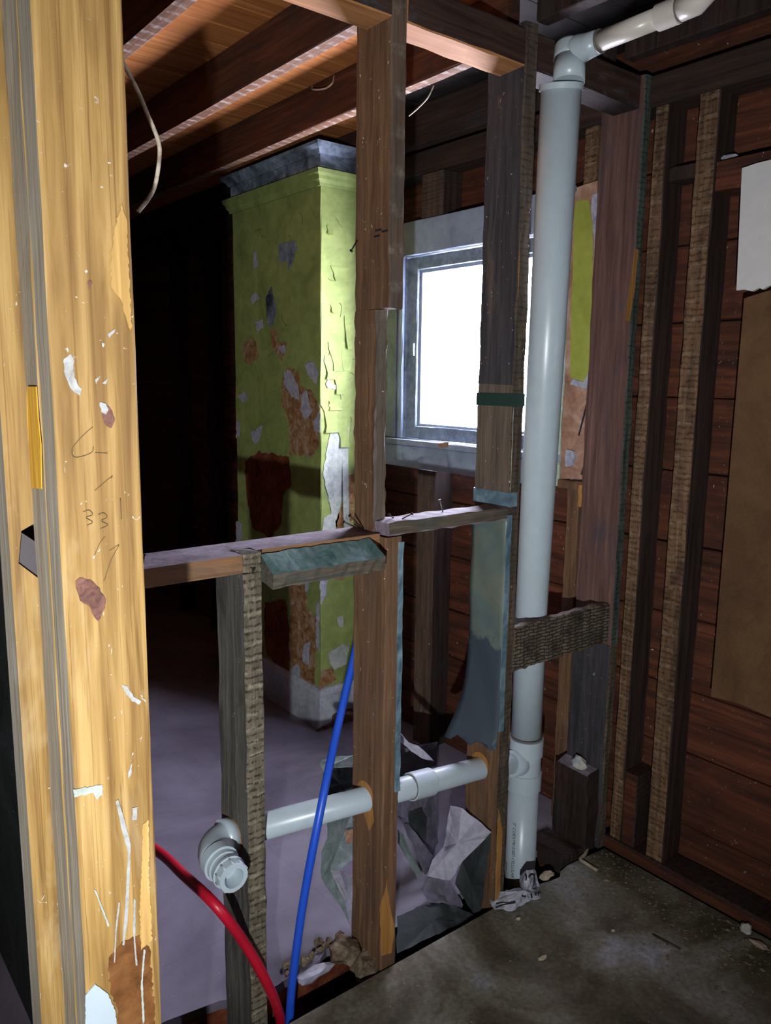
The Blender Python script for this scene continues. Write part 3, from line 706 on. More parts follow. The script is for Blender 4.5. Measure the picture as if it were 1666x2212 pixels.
for k_ in range(26):
    right = k_ % 2 == 0
    x, y = (random.uniform(535, 690), random.uniform(420, 1700)) if right else (random.uniform(80, 500), random.uniform(420, 1600))
    pth = []; ang = random.uniform(0, 6.28)
    for q_ in range(5):
        pth.append((x, y)); ang += random.uniform(-0.9, 0.9); x += 14*math.cos(ang); y += 20*math.sin(ang)
    P = [UY(*zp(a, b), CY-0.0006) if right else UX(*zp(a, b), CX-0.0006) for a, b in pth]
    P = [p for p in P if (right and p.x > CX+0.005) or (not right and p.y > CY+0.005)]
    if len(P) > 2: MB().tube(P, 0.0011, 5).build('paint_crack', 'pencil', ch)
# ================================================================== WINDOW
wn = bpy.data.objects.new('window_1', None); COL.objects.link(wn); wn.location = (2.2, 2.23, 1.3); struct(wn, 'small wood sash window with white painted casing')
CXW = 2.145
MB().lumber((CXW, 1.745, 2.060), (2.159, 2.722, 2.192), axis='y', seg=10, jit=0.001).build('head_casing', 'wpaint', wn)
MB().lumber((CXW, 2.600, 1.325), (2.159, 2.720, 2.059), seg=10, jit=0.001).build('side_casing', 'wpaint', wn)
MB().lumber((CXW, 2.636, 1.325), (CXW-0.006, 2.648, 2.059), seg=6, jit=0.0005).build('casing_bead', 'wpaint', wn)
MB().lumber((CXW, 1.752, 1.215), (2.159, 1.856, 2.059), seg=10, jit=0.0015).build('side_casing', 'casing_edge', wn)
MB().lumber((2.128, 1.745, 1.297), (2.235, 2.724, 1.322), axis='y', seg=10, jit=0.0012).build('window_sill', 'wpaint', wn)
MB().lumber((2.140, 1.86, 1.205), (2.159, 2.722, 1.296), axis='y', seg=12, jit=0.0015).build('apron', 'wpaint', wn)
# jamb liner
mb = MB(); mb.box((2.16, 2.600, 1.323), (2.255, 2.609, 2.068)).box((2.16, 1.856, 1.323), (2.255, 1.865, 2.068)).box((2.16, 1.865, 2.060), (2.255, 2.600, 2.069))
mb.build('jamb', 'wdirty', wn)
s_ = MB()
s_.lumber((2.168, 2.535, 1.325), (2.205, 2.598, 2.055), seg=8, jit=0.001).build('sash_stile', 'wdirty', wn)
MB().lumber((2.168, 1.867, 1.325), (2.205, 1.915, 2.055), seg=8, jit=0.001).build('sash_stile', 'wdirty', wn)
MB().lumber((2.168, 1.916, 2.005), (2.205, 2.534, 2.055), axis='y', seg=8, jit=0.001).build('sash_rail', 'wdirty', wn)
MB().lumber((2.168, 1.916, 1.325), (2.205, 2.534, 1.378), axis='y', seg=8, jit=0.0015).build('sash_rail', 'wdirty', wn)
mb = MB(); mb.box((2.180, 2.520, 1.378), (2.196, 2.536, 2.005)).box((2.180, 1.915, 1.378), (2.196, 1.925, 2.005)).box((2.180, 1.925, 1.992), (2.196, 2.52, 2.006)).box((2.180, 1.925, 1.377), (2.196, 2.52, 1.388))
mb.build('glazing_bead', 'wpaint', wn)
MB().box((2.186, 1.92, 1.383), (2.189, 2.527, 2.0)).build('pane', 'glass', wn)
MB().lumber((2.160, 2.545, 1.665), (2.169, 2.573, 1.715), seg=2, jit=0.0008).build('sash_latch', 'wdirty', wn)
patch('torn_paint', 'plaster_p', wn, [(948, 958), (970, 955), (968, 966), (946, 968)], 'X', 2.1275, 0.001, 0.001, 0.01)

mb = MB(); mb.box((2.2555, OPY1-0.006, OPZ0), (2.315, OPY1-0.0005, OPZ1)).box((2.2555, OPY0+0.0005, OPZ0), (2.315, OPY0+0.006, OPZ1)).box((2.2555, OPY0+0.0065, OPZ1-0.006), (2.315, OPY1-0.0065, OPZ1-0.0005))
mb.build('outer_reveal', 'wpaint', wn)
# plaster remnant with green paint beside the window
pr = thing('plaster_remnant', (2.15, 1.68, 1.24), 'strip of broken plaster with yellow green paint beside the window casing', 'plaster')
MB().prism(rough_poly([Vector((2.160, y, z)) for y, z in [(1.642, 1.25), (1.746, 1.24), (1.746, 2.170), (1.642, 2.178)]], 0.002, 0.02), (-0.014, 0, 0)).build('plaster_back', 'plaster_p', pr)
patch('paint_layer', 'green_strip', pr, [(1244, 435), (1272, 432), (1280, 480), (1282, 530), (1280, 640), (1282, 720), (1279, 790), (1262, 825), (1232, 815), (1236, 620)], 'X', 2.1455, 0.0015, 0.0018, 0.02)
patch('plaster_edge', 'plaster_w', pr, [(1282, 420), (1300, 415), (1296, 560), (1290, 700), (1284, 800), (1268, 840), (1232, 830), (1240, 818), (1262, 826), (1279, 790), (1284, 640), (1286, 520), (1278, 450)], 'X', 2.1450, 0.003, 0.002, 0.015)
patch('plaster_edge', 'plaster_p', pr, [(1248, 405), (1301, 386), (1301, 412), (1270, 425), (1246, 428)], 'X', 2.1450, 0.003, 0.002, 0.015)
patch('plaster_lump', 'plaster_w', pr, [(1226, 985), (1228, 970), (1244, 975), (1246, 990), (1240, 1005), (1226, 1008)], 'X', 2.1450, 0.012, 0.003, 0.01)
patch('crack', 'ink', pr, [(1275, 840), (1278, 842), (1252, 942), (1249, 940)], 'X', 2.1450, 0.0008, 0.0005, 0.02)
patch('crack', 'ink', pr, [(1268, 975), (1271, 976), (1258, 1026), (1255, 1025)], 'X', 2.1450, 0.0008, 0.0005, 0.02)
o = MB().lumber((2.130, 1.636, 1.212), (2.160, 1.742, 1.240), axis='y', seg=5, jit=0.002, ends=0.004).build('lath_end', 'warm'); tag(o, 'small wooden ledge under the broken plaster strip', 'lath')
o = MB().lumber((2.118, 1.630, 1.160), (2.128, 1.645, 1.235), seg=4, jit=0.002, ends=0.003).build('wood_splinter', 'fresh'); tag(o, 'fresh orange splinter hanging on the dusky corner stud', 'splinter')

# ================================================================== PLUMBING
pb = thing('plumbing_stack', (1.845, 1.585, 0.0), 'white plastic vent stack with tee, side drain arm and elbow', 'pipe')
R3 = 0.0495
def at_ray(x, y, depth): return EYE + ray(x, y)*depth
def dep(p): return (Vector(p)-EYE).dot(FWD)
ptop = at_ray(1213, 186, 1.94); pbl = UY(1147, 1340, 1.592)
tee_top = UY(1137, 1592, 1.600); tee_bot = UY(1131, 1700, 1.600); base = UY(1122, 1935, 1.600)
MB().tube([ptop, ptop.lerp(pbl, 0.5), pbl, tee_top + Vector((0, 0, 0.01))], [R3, R3, R3*0.985, R3*0.985], 40).build('vertical_pipe', 'pvc', pb)
ax = (ptop-pbl).normalized()
MB().tube([ptop-ax*0.012, ptop-ax*0.010, ptop+ax*0.004, ptop+ax*0.006], [R3, R3*1.09, R3*1.09, R3*0.9], 40, sharp=True).build('bell_rim', 'pvc', pb)
# eccentric reducer + short-turn fitting
q0 = at_ray(1229, 180, 1.935); q1 = at_ray(1231, 129, 1.935); q2 = at_ray(1232, 96, 1.935)
MB().tube([q0, q1], [0.0382, 0.0382], 40).build('reducer', 'pvc', pb)
up = (q1-q0).normalized()
MB().tube([q1-up*0.0004, q1+up*0.0012], [0.0386, 0.0386], 40).build('joint_line', 'pvc_joint', pb)
arm_d = Vector((0.04, -1.0, 0.03)).normalized()
ebody = MB().tube([q1, q1+up*0.012, q2-up*0.004, q2+up*0.003, q2+up*0.006], [0.0378, 0.0378, 0.0372, 0.033, 0.012], 40)
s0 = q1.lerp(q2, 0.42)
ebody.tube([s0, s0+arm_d*0.03, s0+arm_d*0.055, s0+arm_d*0.085], [0.034, 0.033, 0.0285, 0.0262], 36)
ebody.build('elbow', 'pvc', pb)
bend = [s0+arm_d*0.085]
a0 = bend[-1]; a1 = a0 + arm_d*0.150
MB().tube([a0-arm_d*0.001, a0+arm_d*0.003], [0.0266, 0.0266], 32).build('joint_line', 'pvc_joint', pb)
MB().tube([a0, a1], [0.0225, 0.0225], 32).build('vent_arm', 'pvc_warm', pb)
MB().tube([a1-arm_d*0.0, a1+arm_d*0.002, a1+arm_d*0.05, a1+arm_d*0.051], [0.0228, 0.0275, 0.0275, 0.0245], 32, sharp=True).build('coupling', 'pvc_warm', pb)
MB().tube([a1+arm_d*0.052, a1+arm_d*0.055], [0.0262, 0.0262], 32).build('joint_line', 'pvc_joint', pb)
MB().tube([a1+arm_d*0.05, a1+arm_d*0.09, a1+arm_d*0.12+Vector((0, 0, 0.02)), a1+arm_d*0.14+Vector((0, 0, 0.06)), a1+arm_d*0.145+Vector((0, 0, 0.15))], 0.0255, 32).build('elbow', 'pvc_warm', pb)
# tee
ad = (tee_bot-tee_top).normalized(); ht = (tee_bot-tee_top).length
T = lambda f: tee_top + ad*ht*f
MB().tube([T(-.004), T(0), T(.32), T(.325), T(.675), T(.68), T(1.0), T(1.004)], [R3*1.0, R3*1.14, R3*1.14, R3*1.045, R3*1.045, R3*1.14, R3*1.14, R3*1.0], 40, sharp=True).build('tee_fitting', 'pvc', pb)
MB().tube([T(-.035), T(-.02)], R3*1.06, 40).build('joint_line', 'pvc_joint', pb)
MB().tube([T(0.95), base, base+ad*0.12], R3*0.985, 40).build('lower_pipe', 'pvc', pb)
# side drain arm
h0 = UY(490, 1806, 1.575); h1 = UY(1050, 1656, 1.575); hd = (h1-h0).normalized()
hx = lambda X: h0 + hd*((X-h0.x)/hd.x)
RD = 0.0325
tee_in = T(0.5)
MB().tube([hx(0.79), hx(1.66), hx(1.66).lerp(tee_in, 0.6), tee_in], RD, 32).build('drain_arm', 'pvc', pb)
MB().tube([tee_in-(tee_in-hx(1.66)).normalized()*0.085, tee_in], RD*1.25, 32).build('tee_branch', 'pvc', pb)
c0, c1 = hx(1.352), hx(1.428)
MB().tube([c0, c0+hd*0.001, c1-hd*0.001, c1], [RD, RD*1.2, RD*1.2, RD], 32, sharp=True).build('coupling', 'pvc', pb)
MB().tube([c0-hd*0.0012, c0+hd*0.0002], RD*1.10, 32).build('joint_line', 'pvc_joint', pb)
MB().tube([hx(1.4285), hx(1.430)], RD*1.004, 24).build('joint_line', 'pvc_joint', pb)
# elbow at the left end
el = []
ec = hx(0.796); pts = [hx(0.806), ec]
for i in range(1, 9):
    a = math.radians(90*i/8); R_ = 0.068
    pts.append(ec + Vector((-1, 0, 0))*R_*math.sin(a) + Vector((0, -1, 0))*R_*(1-math.cos(a)))
eo = pts[-1]
elb = MB().tube(pts, [RD*1.14]*len(pts), 32).build('elbow', 'pvc', pb)
MB().tube([hx(0.802), hx(0.772)], RD*1.26, 32).build('hub', 'pvc', elb)
dm = Vector((-0.02, -1, -0.03)).normalized()
MB().tube([eo-dm*0.004, eo-dm*0.003, eo+dm*0.022, eo+dm*0.023], [RD*1.1, RD*1.27, RD*1.27, RD*1.1], 32, sharp=True).build('hub', 'pvc', elb)
ta = MB().tube([eo+dm*0.023, eo+dm*0.036, eo+dm*0.037, eo+dm*0.048], [RD*1.12, RD*1.12, RD*1.04, RD*1.04], 32, sharp=True).build('trap_adapter', 'pvc', pb)
# slip nut with ribs and an open end
n0, n1 = eo+dm*0.048, eo+dm*0.083
u_ = Vector((0, 0, 1)); u_ = (u_-dm*u_.dot(dm)).normalized(); v_ = dm.cross(u_)
def ring(c, r, n=40): return [c+(u_*math.cos(2*math.pi*j/n)+v_*math.sin(2*math.pi*j/n))*r for j in range(n)]
mb = MB(); N = 40
rs = [(n0, RD*0.9), (n0, RD*1.10), (n0+dm*0.010, RD*1.16), (n0+dm*0.011, RD*1.04), (n1-dm*0.003, RD*1.04), (n1, RD*1.0), (n1, RD*0.70), (n0, RD*0.66)]
vs = [p for c, r in rs for p in ring(c, r, N)]
fs = [(i*N+j, i*N+(j+1) % N, (i+1)*N+(j+1) % N, (i+1)*N+j) for i in range(len(rs)-1) for j in range(N)]
fs.append(tuple((len(rs)-1)*N+j for j in range(N)))
mb.add(vs, fs, 0, False).build('slip_nut', 'pvc', ta)
mb = MB()
for j in range(10):
    a = 2*math.pi*j/10; c = n0+dm*0.011+(u_*math.cos(a)+v_*math.sin(a))*RD*1.03
    mb.tube([c, c+dm*0.021], 0.0026, 6)
mb.build('nut_ribs', 'pvc', ta)
# printed lettering down the lower pipe
def pipe_text(body, z_top, size, ang, mat='ink'):
    cu = bpy.data.curves.new('pipe_lettering', 'FONT'); cu.body = body; cu.size = size; cu.resolution_u = 2
    tmp = bpy.data.objects.new('pipe_lettering', cu); COL.objects.link(tmp)
    dg = bpy.context.evaluated_depsgraph_get(); me = bpy.data.meshes.new_from_object(tmp.evaluated_get(dg))
    bpy.data.objects.remove(tmp); bpy.data.curves.remove(cu)
    me.name = 'pipe_lettering'
    for v in me.vertices:
        s_, h_ = v.co.x, v.co.y
        c = base + (T(1.0)-base)*((z_top - s_ - base.z)/(T(1.0).z-base.z))
        a = ang + h_/(R3)      # letter tops point to the right
        v.co = Vector((c.x + math.cos(a)*(R3*0.985+0.0006), c.y + math.sin(a)*(R3*0.985+0.0006), z_top - s_))
    me.materials.clear(); me.materials.append(M[mat])
    o = bpy.data.objects.new('pipe_lettering', me); COL.objects.link(o); o.parent = pb; o.location = -Vector(pb.location)
    o['label'] = 'black lettering running down the pipe'
view_a = math.atan2(-base.y, -base.x)
pipe_text('3" COEXTRUDED CELLULAR CORE', UY(1110, 1800, 1.55).z, 0.0155, view_a-0.62)

# hole collars of fresh wood where the arm passes the studs
def hole(parent, X, dz, r, mat='fresh'):
    c = hx(X); n = 24
    pts = [Vector((X, c.y+math.cos(2*math.pi*j/n)*r*1.0, c.z+dz+math.sin(2*math.pi*j/n)*r)) for j in range(n)]
    MB().prism(pts, (-0.0012, 0, 0)).build('drilled_hole', mat, parent)
hole(t2, 1.1945, 0.016, RD*1.08); hole(t3, 1.6295, 0.016, RD*1.08); hole(bpy.data.objects['wall_stud'], 0.8025, 0.0, RD*1.3)
patch('split_wood', 'fresh', t2, [(785, 1750), (806, 1745), (808, 1775), (798, 1795), (790, 1770)], 'X', 1.1930, 0.001, 0.002, 0.02)

# water tubes
def spline(pts, n=10):
    P = [Vector(p) for p in pts]; P = [P[0]*2-P[1]] + P + [P[-1]*2-P[-2]]; out = []
    for i in range(1, len(P)-2):
        for k in range(n):
            t_ = k/n; a, b, c, d = P[i-1:i+3]
            out.append(0.5*((2*b)+(c-a)*t_+(2*a-5*b+4*c-d)*t_**2+(3*b-a-3*c+d)*t_**3))
    out.append(P[-2]); return out
bl = [UY(783, 1330, 1.70), UY(768, 1405, 1.665), UY(730, 1570, 1.60), UY(692, 1752, 1.517), UY(655, 1950, 1.512), UY(632, 2120, 1.515), UY(625, 2212, 1.525)]
bl.append(bl[-1]+Vector((-0.005, 0.01, -0.18)))
o = MB().tube(spline(bl), 0.0105, 16).build('water_tube', 'blue'); tag(o, 'blue plastic water tube leaning behind the tall stud', 'tube')
rd = [UY(150, 1730, 2.15), UY(323, 1827, 1.80), UY(400, 1893, 1.60), UY(470, 1960, 1.462), UY(530, 2040, 1.470), UY(575, 2120, 1.478), UY(600, 2180, 1.508), UY(607, 2222, 1.535)]
rd.append(rd[-1]+Vector((0.005, 0.015, -0.17)))
o = MB().tube(spline(rd), 0.0122, 16).build('water_tube', 'red'); tag(o, 'red plastic water tube curving in front of the short stud', 'tube')
# hanging cable ends
cb = [UY(x, y, 1.17) for x, y in [(262, 128), (268, 140), (297, 195), (318, 245), (342, 305), (344, 345), (335, 400), (320, 430), (298, 458)]]
cb = [Vector((0.374, 1.045, cb[0].z+0.03)), Vector((0.376, 1.08, cb[0].z+0.02))] + cb
o = MB().tube(spline(cb), 0.0031, 10).build('hanging_cable', 'cable'); tag(o, 'frayed grey cable hanging beside the pine post top', 'cable')
cb = [UX(722, 163, 1.655), UX(718, 180, 1.63), UX(700, 192, 1.62), UX(676, 193, 1.63), UX(675, 186, 1.655)]
o = MB().tube(spline(cb), 0.0028, 8).build('hanging_cable', 'cable'); tag(o, 'small loop of grey cable under the ceiling joists', 'cable')
cb = [UX(937, 185, 1.75), UX(925, 210, 1.74), UX(905, 232, 1.75), UX(884, 250, 1.76)]
o = MB().tube(spline(cb), 0.0022, 8).build('hanging_cable', 'cable'); tag(o, 'thin wire hanging right of the tall stud near the ceiling', 'cable')

# ================================================================== PINE POSTS AT THE LEFT
FYQ = 0.956
p1 = thing('pine_post', (0.32, 0.98, 0), 'yellow pine post with dark knots and paint drips in the foreground', 'post')
MB().lumber((0.272, FYQ, 0.0), (0.3715, 1.006, 2.59), seg=40, jit=0.0007, bev=0.0015, mats={'-x': 1}).build('board', ['pine', 'pine_grey'], p1)
p2 = thing('pine_post', (0.32, 1.04, 0), 'grey sided pine board sandwiched behind the knotty foreground post', 'post')
MB().lumber((0.2715, 1.0075, 0.0), (0.370, 1.066, 2.59), seg=40, jit=0.0010, bev=0.001, mats={'-x': 1}).build('board', ['pine', 'pine_grey'], p2)
p3 = thing('pine_post', (0.29, 1.10, 0), 'rear pine board with a dark notch left of the knotty foreground post', 'post')
X0 = 0.2416
notch = [UY(x, y, 1.070) for x, y in [(100, 1116), (46, 1147), (40, 1217), (100, 1262)]]
n1_, n2_, n3_, n4_ = notch
out = [Vector((X0, 1.07, 0)), Vector((0.335, 1.07, 0)), Vector((0.335, 1.07, n4_.z)), n4_, n3_, n2_, n1_, Vector((0.335, 1.07, n1_.z)), Vector((0.335, 1.07, 2.59)), Vector((X0, 1.07, 2.59))]
mb = MB(); mb.prism(out, (0, 0.052, 0), 1, 0); mb.build('board', ['pine', 'pine_grey'], p3)
q = [UY(x, y, 1.075) for x, y in [(44, 1149), (110, 1192), (110, 1280), (36, 1223)]]
MB().prism(q, (0, 0.012, 0)).build('notch_plate', 'notch', p3)
MB().box((0.245, 1.118, 1.33), (0.33, 1.121, 1.55)).build('notch_dark', 'ink', p3)  # black sheet paints the darkness inside the notch
# pale varnish splinter between the boards
sp = [UX(x, y, 0.2700) for x, y in [(61, 835), (80, 835), (84, 900), (90, 960), (92, 1056), (70, 1054), (65, 960)]]
MB().prism(rough_poly(sp, 0.0008, 0.03), (-0.0015, 0, 0)).build('splinter', 'yellow', p2)['label'] = 'bright yellow split streak'
fy = FYQ-0.0006
def post_patch(name, mat, px, th=0.0006, jit=0.0011, step=0.0035, label=None): return patch(name, mat, p1, px, 'Y', fy, th, jit, step, label)
post_patch('knot', 'knot', [(163, 1255), (172, 1247), (195, 1252), (215, 1270), (228, 1295), (226, 1315), (212, 1342), (205, 1335), (195, 1312), (172, 1296)], label='large dark brown knot')
post_patch('knot', 'knot', [(218, 880), (228, 872), (242, 888), (248, 905), (240, 925), (230, 920), (222, 902)], label='dark knot with white paint')
post_patch('knot', 'knot', [(193, 605), (199, 610), (193, 625), (189, 610)])
wp = 'old_white'
post_patch('paint_smear', wp, [(215, 868), (228, 872), (234, 885), (228, 895), (218, 890)], 0.0014)
post_patch('paint_smear', wp, [(138, 775), (152, 764), (160, 780), (160, 815), (176, 840), (172, 855), (155, 842), (140, 810)])
post_patch('paint_smear', wp, [(232, 722), (249, 710), (247, 718), (236, 730)])
post_patch('paint_smear', wp, [(220, 740), (226, 742), (224, 750), (220, 748)])
post_patch('paint_smear', wp, [(205, 820), (216, 812), (208, 830)]); post_patch('paint_smear', wp, [(220, 828), (234, 816), (228, 830)])
post_patch('paint_smear', wp, [(262, 1478), (275, 1482), (288, 1505), (305, 1515), (300, 1522), (285, 1515), (272, 1500)])
post_patch('paint_drip', wp, [(250, 1730), (255, 1727), (266, 1760), (282, 1822), (280, 1900), (276, 1985), (268, 2042), (264, 2040), (270, 1960), (276, 1840), (262, 1790)], jit=0.0004)
post_patch('paint_drip', wp, [(286, 1745), (297, 1743), (296, 1770), (286, 1772)]); post_patch('paint_drip', wp, [(278, 1665), (286, 1648), (282, 1675), (276, 1682)])
post_patch('paint_drip', 'plaster_g', [(310, 2050), (314, 2052), (308, 2120), (312, 2205), (308, 2212), (304, 2130)], jit=0.0004)
post_patch('paint_drip', wp, [(256, 1948), (259, 1950), (252, 2010), (248, 2080), (246, 2078), (250, 1995)], jit=0.0003)
post_patch('paint_drip', wp, [(289, 1940), (293, 1945), (292, 2030), (297, 2085), (293, 2085), (287, 2010)], jit=0.0003)
post_patch('paint_drip', 'plaster_g', [(203, 1920), (208, 1925), (236, 1998), (233, 2002)], jit=0.0003)
post_patch('paint_smear', 'plaster_g', [(158, 1705), (220, 1695), (222, 1715), (210, 1728), (200, 1712), (160, 1722)])
post_patch('paint_patch', 'pvc', [(184, 2150), (192, 2140), (205, 2125), (232, 2145), (248, 2180), (254, 2230), (184, 2230)], 0.0014, 0.0005, label='white paint patch at the foot of the picture')
post_patch('stain', 'stain', [(235, 2070), (262, 2035), (300, 2020), (322, 2045), (330, 2130), (336, 2240), (262, 2240), (250, 2170), (238, 2140)], 0.0004, 0.002)
post_patch('raw_edge', 'raw', [(262, 440), (272, 470), (280, 620), (284, 720), (276, 700), (262, 650), (240, 620), (238, 570), (246, 500)], 0.0012)
post_patch('raw_edge', 'raw', [(308, 1780), (320, 1770), (322, 1900), (328, 2030), (304, 2052), (302, 1960), (306, 1850)], 0.0012)
def stroke(px, r=0.00042):
    MB().tube(spline([UY(x, y, FYQ-0.0008) for x, y in px], 5), r, 6).build('pencil_mark', 'pencil', p1)
stroke([(200, 922), (175, 945), (156, 970), (160, 987), (180, 985), (198, 977), (202, 965)]); stroke([(206, 978), (232, 979)])
stroke([(180, 1106), (192, 1102), (200, 1112), (186, 1118), (200, 1128), (188, 1135)]); stroke([(212, 1112), (224, 1108), (231, 1118), (219, 1125), (233, 1134), (217, 1142)])
stroke([(204, 1200), (215, 1175), (226, 1160)]); stroke([(225, 1255), (240, 1210), (257, 1178)]); stroke([(236, 1190), (257, 1176)]); stroke([(240, 1034), (240, 1030), (205, 1060)]); stroke([(260, 1076), (262, 1122)])

o = MB().lumber((0.40, 1.76, 0.001), (0.414, 3.1, 2.2), seg=6, jit=0.001).build('added_panel', 'darkpanel'); tag(o, 'added dark green grey paint speckled panel behind the pine posts at far left', 'panel')  # upright panel added to make the far left strip dark
# ================================================================== PLASTIC, RAG, DEBRIS
def zs_(zx, zy): return 680+zx/4.165, 1580+zy/4.165
def sheet(name, label, facets, cat='plastic sheet'):
    """facets: list of (material key, [(zoom x, zoom y, Y), ...]) folded film with thickness"""
    root = thing(name, UY(*zs_(facets[-1][1][0][0], facets[-1][1][0][1]), facets[-1][1][0][2]), label, cat)
    for mt, pts in facets:
        P = [UY(*zs_(a, b), c) for a, b, c in pts]
        P = [p if not (p.x > 1.612 and p.y < 1.70) else UX(*zs_(a, b), 1.612) for p, (a, b, c) in zip(P, pts)]
        c = sum(P, Vector((0, 0, 0)))/len(P)
        nrm = Vector((0, 0, 0))
        for i in range(len(P)): nrm += (P[i]-c).cross(P[(i+1) % len(P)]-c)
        nrm.normalize()
        # rings from rim to centre, creased by noise
        rim = rough_poly(P, 0.002, 0.02); n = len(rim); K = 4; vs = []
        for k in range(K):
            f = 1-k/K
            for p in rim:
                v = c+(p-c)*f
                d = mnoise.noise(v*16.0)*(0.002 if mt == 'plastic_d' else 0.007)*(1 if k else 0.2)
                vs.append(v+nrm*d)
        vs.append(c); fs = []
        for k in range(K-1):
            for j in range(n): fs.append((k*n+j, k*n+(j+1) % n, (k+1)*n+(j+1) % n, (k+1)*n+j))
        for j in range(n): fs.append(((K-1)*n+j, (K-1)*n+(j+1) % n, K*n))
        o = MB().add(vs, fs, 0, False).build('fold', mt, root)
        m_ = o.modifiers.new('thick', 'SOLIDIFY'); m_.thickness = 0.0008
    return root
sheet('plastic_bag', 'torn grey green plastic bag slumped left of the tall stud', [
    ('plastic_g', [(38, 290, 1.80), (60, 255, 1.80), (190, 228, 1.83), (390, 212, 1.86), (400, 318, 1.86), (190, 325, 1.82), (78, 365, 1.79)]),
    ('plastic_d', [(78, 365, 1.82), (190, 325, 1.85), (400, 318, 1.89), (400, 640, 1.88), (50, 720, 1.82)]),  # shaded inside of the bag painted dark
    ('plastic_g', [(100, 640, 1.74), (400, 600, 1.78), (400, 880, 1.74), (380, 1150, 1.70), (300, 1180, 1.69), (225, 1255, 1.68), (140, 1245, 1.69), (62, 1330, 1.70), (58, 1080, 1.72), (112, 960, 1.72)]),
    ('plaster_p', [(275, 892, 1.715), (372, 880, 1.715), (378, 1000, 1.705), (282, 1012, 1.705)]),
    ('plastic_g', [(58, 1320, 1.70), (140, 1245, 1.70), (260, 1500, 1.67), (330, 1770, 1.655), (300, 1700, 1.66), (200, 1530, 1.68)]),
    ('plastic_l', [(140, 1245, 1.69), (225, 1255, 1.685), (390, 1310, 1.70), (400, 1700, 1.665), (385, 1790, 1.65), (330, 1765, 1.652), (260, 1500, 1.67)])])
sheet('plastic_sheet', 'crumpled lavender plastic sheeting on the floor between two studs', [
    ('plastic_l', [(755, 0, 1.69), (850, 100, 1.68), (930, 128, 1.68), (1075, 270, 1.66), (960, 238, 1.68), (870, 180, 1.69), (780, 105, 1.70), (745, 40, 1.70)]),
    ('plastic_m', [(745, 160, 1.86), (930, 128, 1.86), (1105, 92, 1.90), (1085, 420, 1.90), (1085, 560, 1.88), (745, 640, 1.84)]),
    ('plastic_m', [(745, 610, 1.80), (1085, 530, 1.86), (1110, 1000, 1.82), (1060, 1110, 1.78), (900, 1000, 1.76), (745, 760, 1.76)]),
    ('plastic_d', [(840, 740, 1.77), (960, 700, 1.79), (1005, 800, 1.79), (1000, 1000, 1.76), (930, 1020, 1.755), (860, 880, 1.76)]),
    ('plastic_g', [(745, 880, 1.74), (800, 930, 1.74), (975, 1300, 1.70), (920, 1320, 1.70), (790, 1080, 1.72), (745, 1000, 1.73)]),
    ('plastic_m', [(800, 830, 1.745), (850, 840, 1.75), (1060, 1120, 1.72), (1045, 1240, 1.70), (985, 1290, 1.695)]),
    ('plastic_l', [(1220, 668, 1.65), (1330, 690, 1.60), (1460, 790, 1.57), (1590, 905, 1.55), (1540, 960, 1.55), (1330, 1170, 1.58), (1215, 1340, 1.60), (1010, 1315, 1.66), (1060, 1155, 1.67), (1160, 1040, 1.66)]),
    ('plastic_d', [(1590, 908, 1.645), (1500, 1600, 1.55), (1440, 1665, 1.545), (1345, 1500, 1.58), (1262, 1370, 1.605), (1330, 1170, 1.625)]),
    ('plastic_m', [(965, 1440, 1.63), (1010, 1318, 1.645), (1215, 1340, 1.61), (1335, 1560, 1.57), (1320, 1600, 1.565), (1180, 1550, 1.58), (1030, 1530, 1.60)]),
    ('plastic_g', [(960, 1430, 1.64), (1010, 1318, 1.65), (1040, 1400, 1.64), (1025, 1530, 1.615)]),
    ('plastic_d', [(740, 1665, 1.60), (970, 1560, 1.61), (1180, 1550, 1.585), (1330, 1605, 1.55), (1450, 1660, 1.535), (1030, 1860, 1.515), (740, 2000, 1.515)]),
    ('plastic_l', [(745, 1412, 1.78), (965, 1382, 1.78), (975, 1398, 1.775), (960, 1410, 1.775), (745, 1428, 1.775)])])

# rag at the foot of the stack
def zr(zx, zy): return 1050+zx/5.03, 1560+zy/5.03
rg = thing('printed_rag', UZ(1125, 1950, 0.0), 'white rag with black print stuffed round the foot of the stack', 'rag')
pts = [(40, 1935), (150, 1850), (370, 1800), (375, 1680), (440, 1605), (520, 1598), (555, 1690), (580, 1790), (590, 1910), (540, 1925), (430, 1960), (280, 2055), (90, 2035)]
P = []
for (a, b) in pts:
    x, y = zr(a, b); g = UZ(x, y, 0.004)
    if b < 1900: g = UY(x, y, 1.50 - 0.03*(a > 400))
    P.append(g)
c = sum(P, Vector((0, 0, 0)))/len(P) + Vector((-0.015, -0.025, 0.02))
rim = rough_poly(P, 0.003, 0.012); n = len(rim); K = 7; vs = []
for k in range(K):
    f = 1-k/K
    for p in rim:
        v = c+(p-c)*f; vs.append(v + Vector((-0.6, -0.8, 0.5))*(mnoise.noise(v*45)*0.014*(k > 0)))
vs.append(c); fs = [(k*n+j, k*n+(j+1) % n, (k+1)*n+(j+1) % n, (k+1)*n+j) for k in range(K-1) for j in range(n)] + [((K-1)*n+j, (K-1)*n+(j+1) % n, K*n) for j in range(n)]
o = MB().add(vs, fs).build('cloth', 'rag', rg); m_ = o.modifiers.new('thick', 'SOLIDIFY'); m_.thickness = 0.002
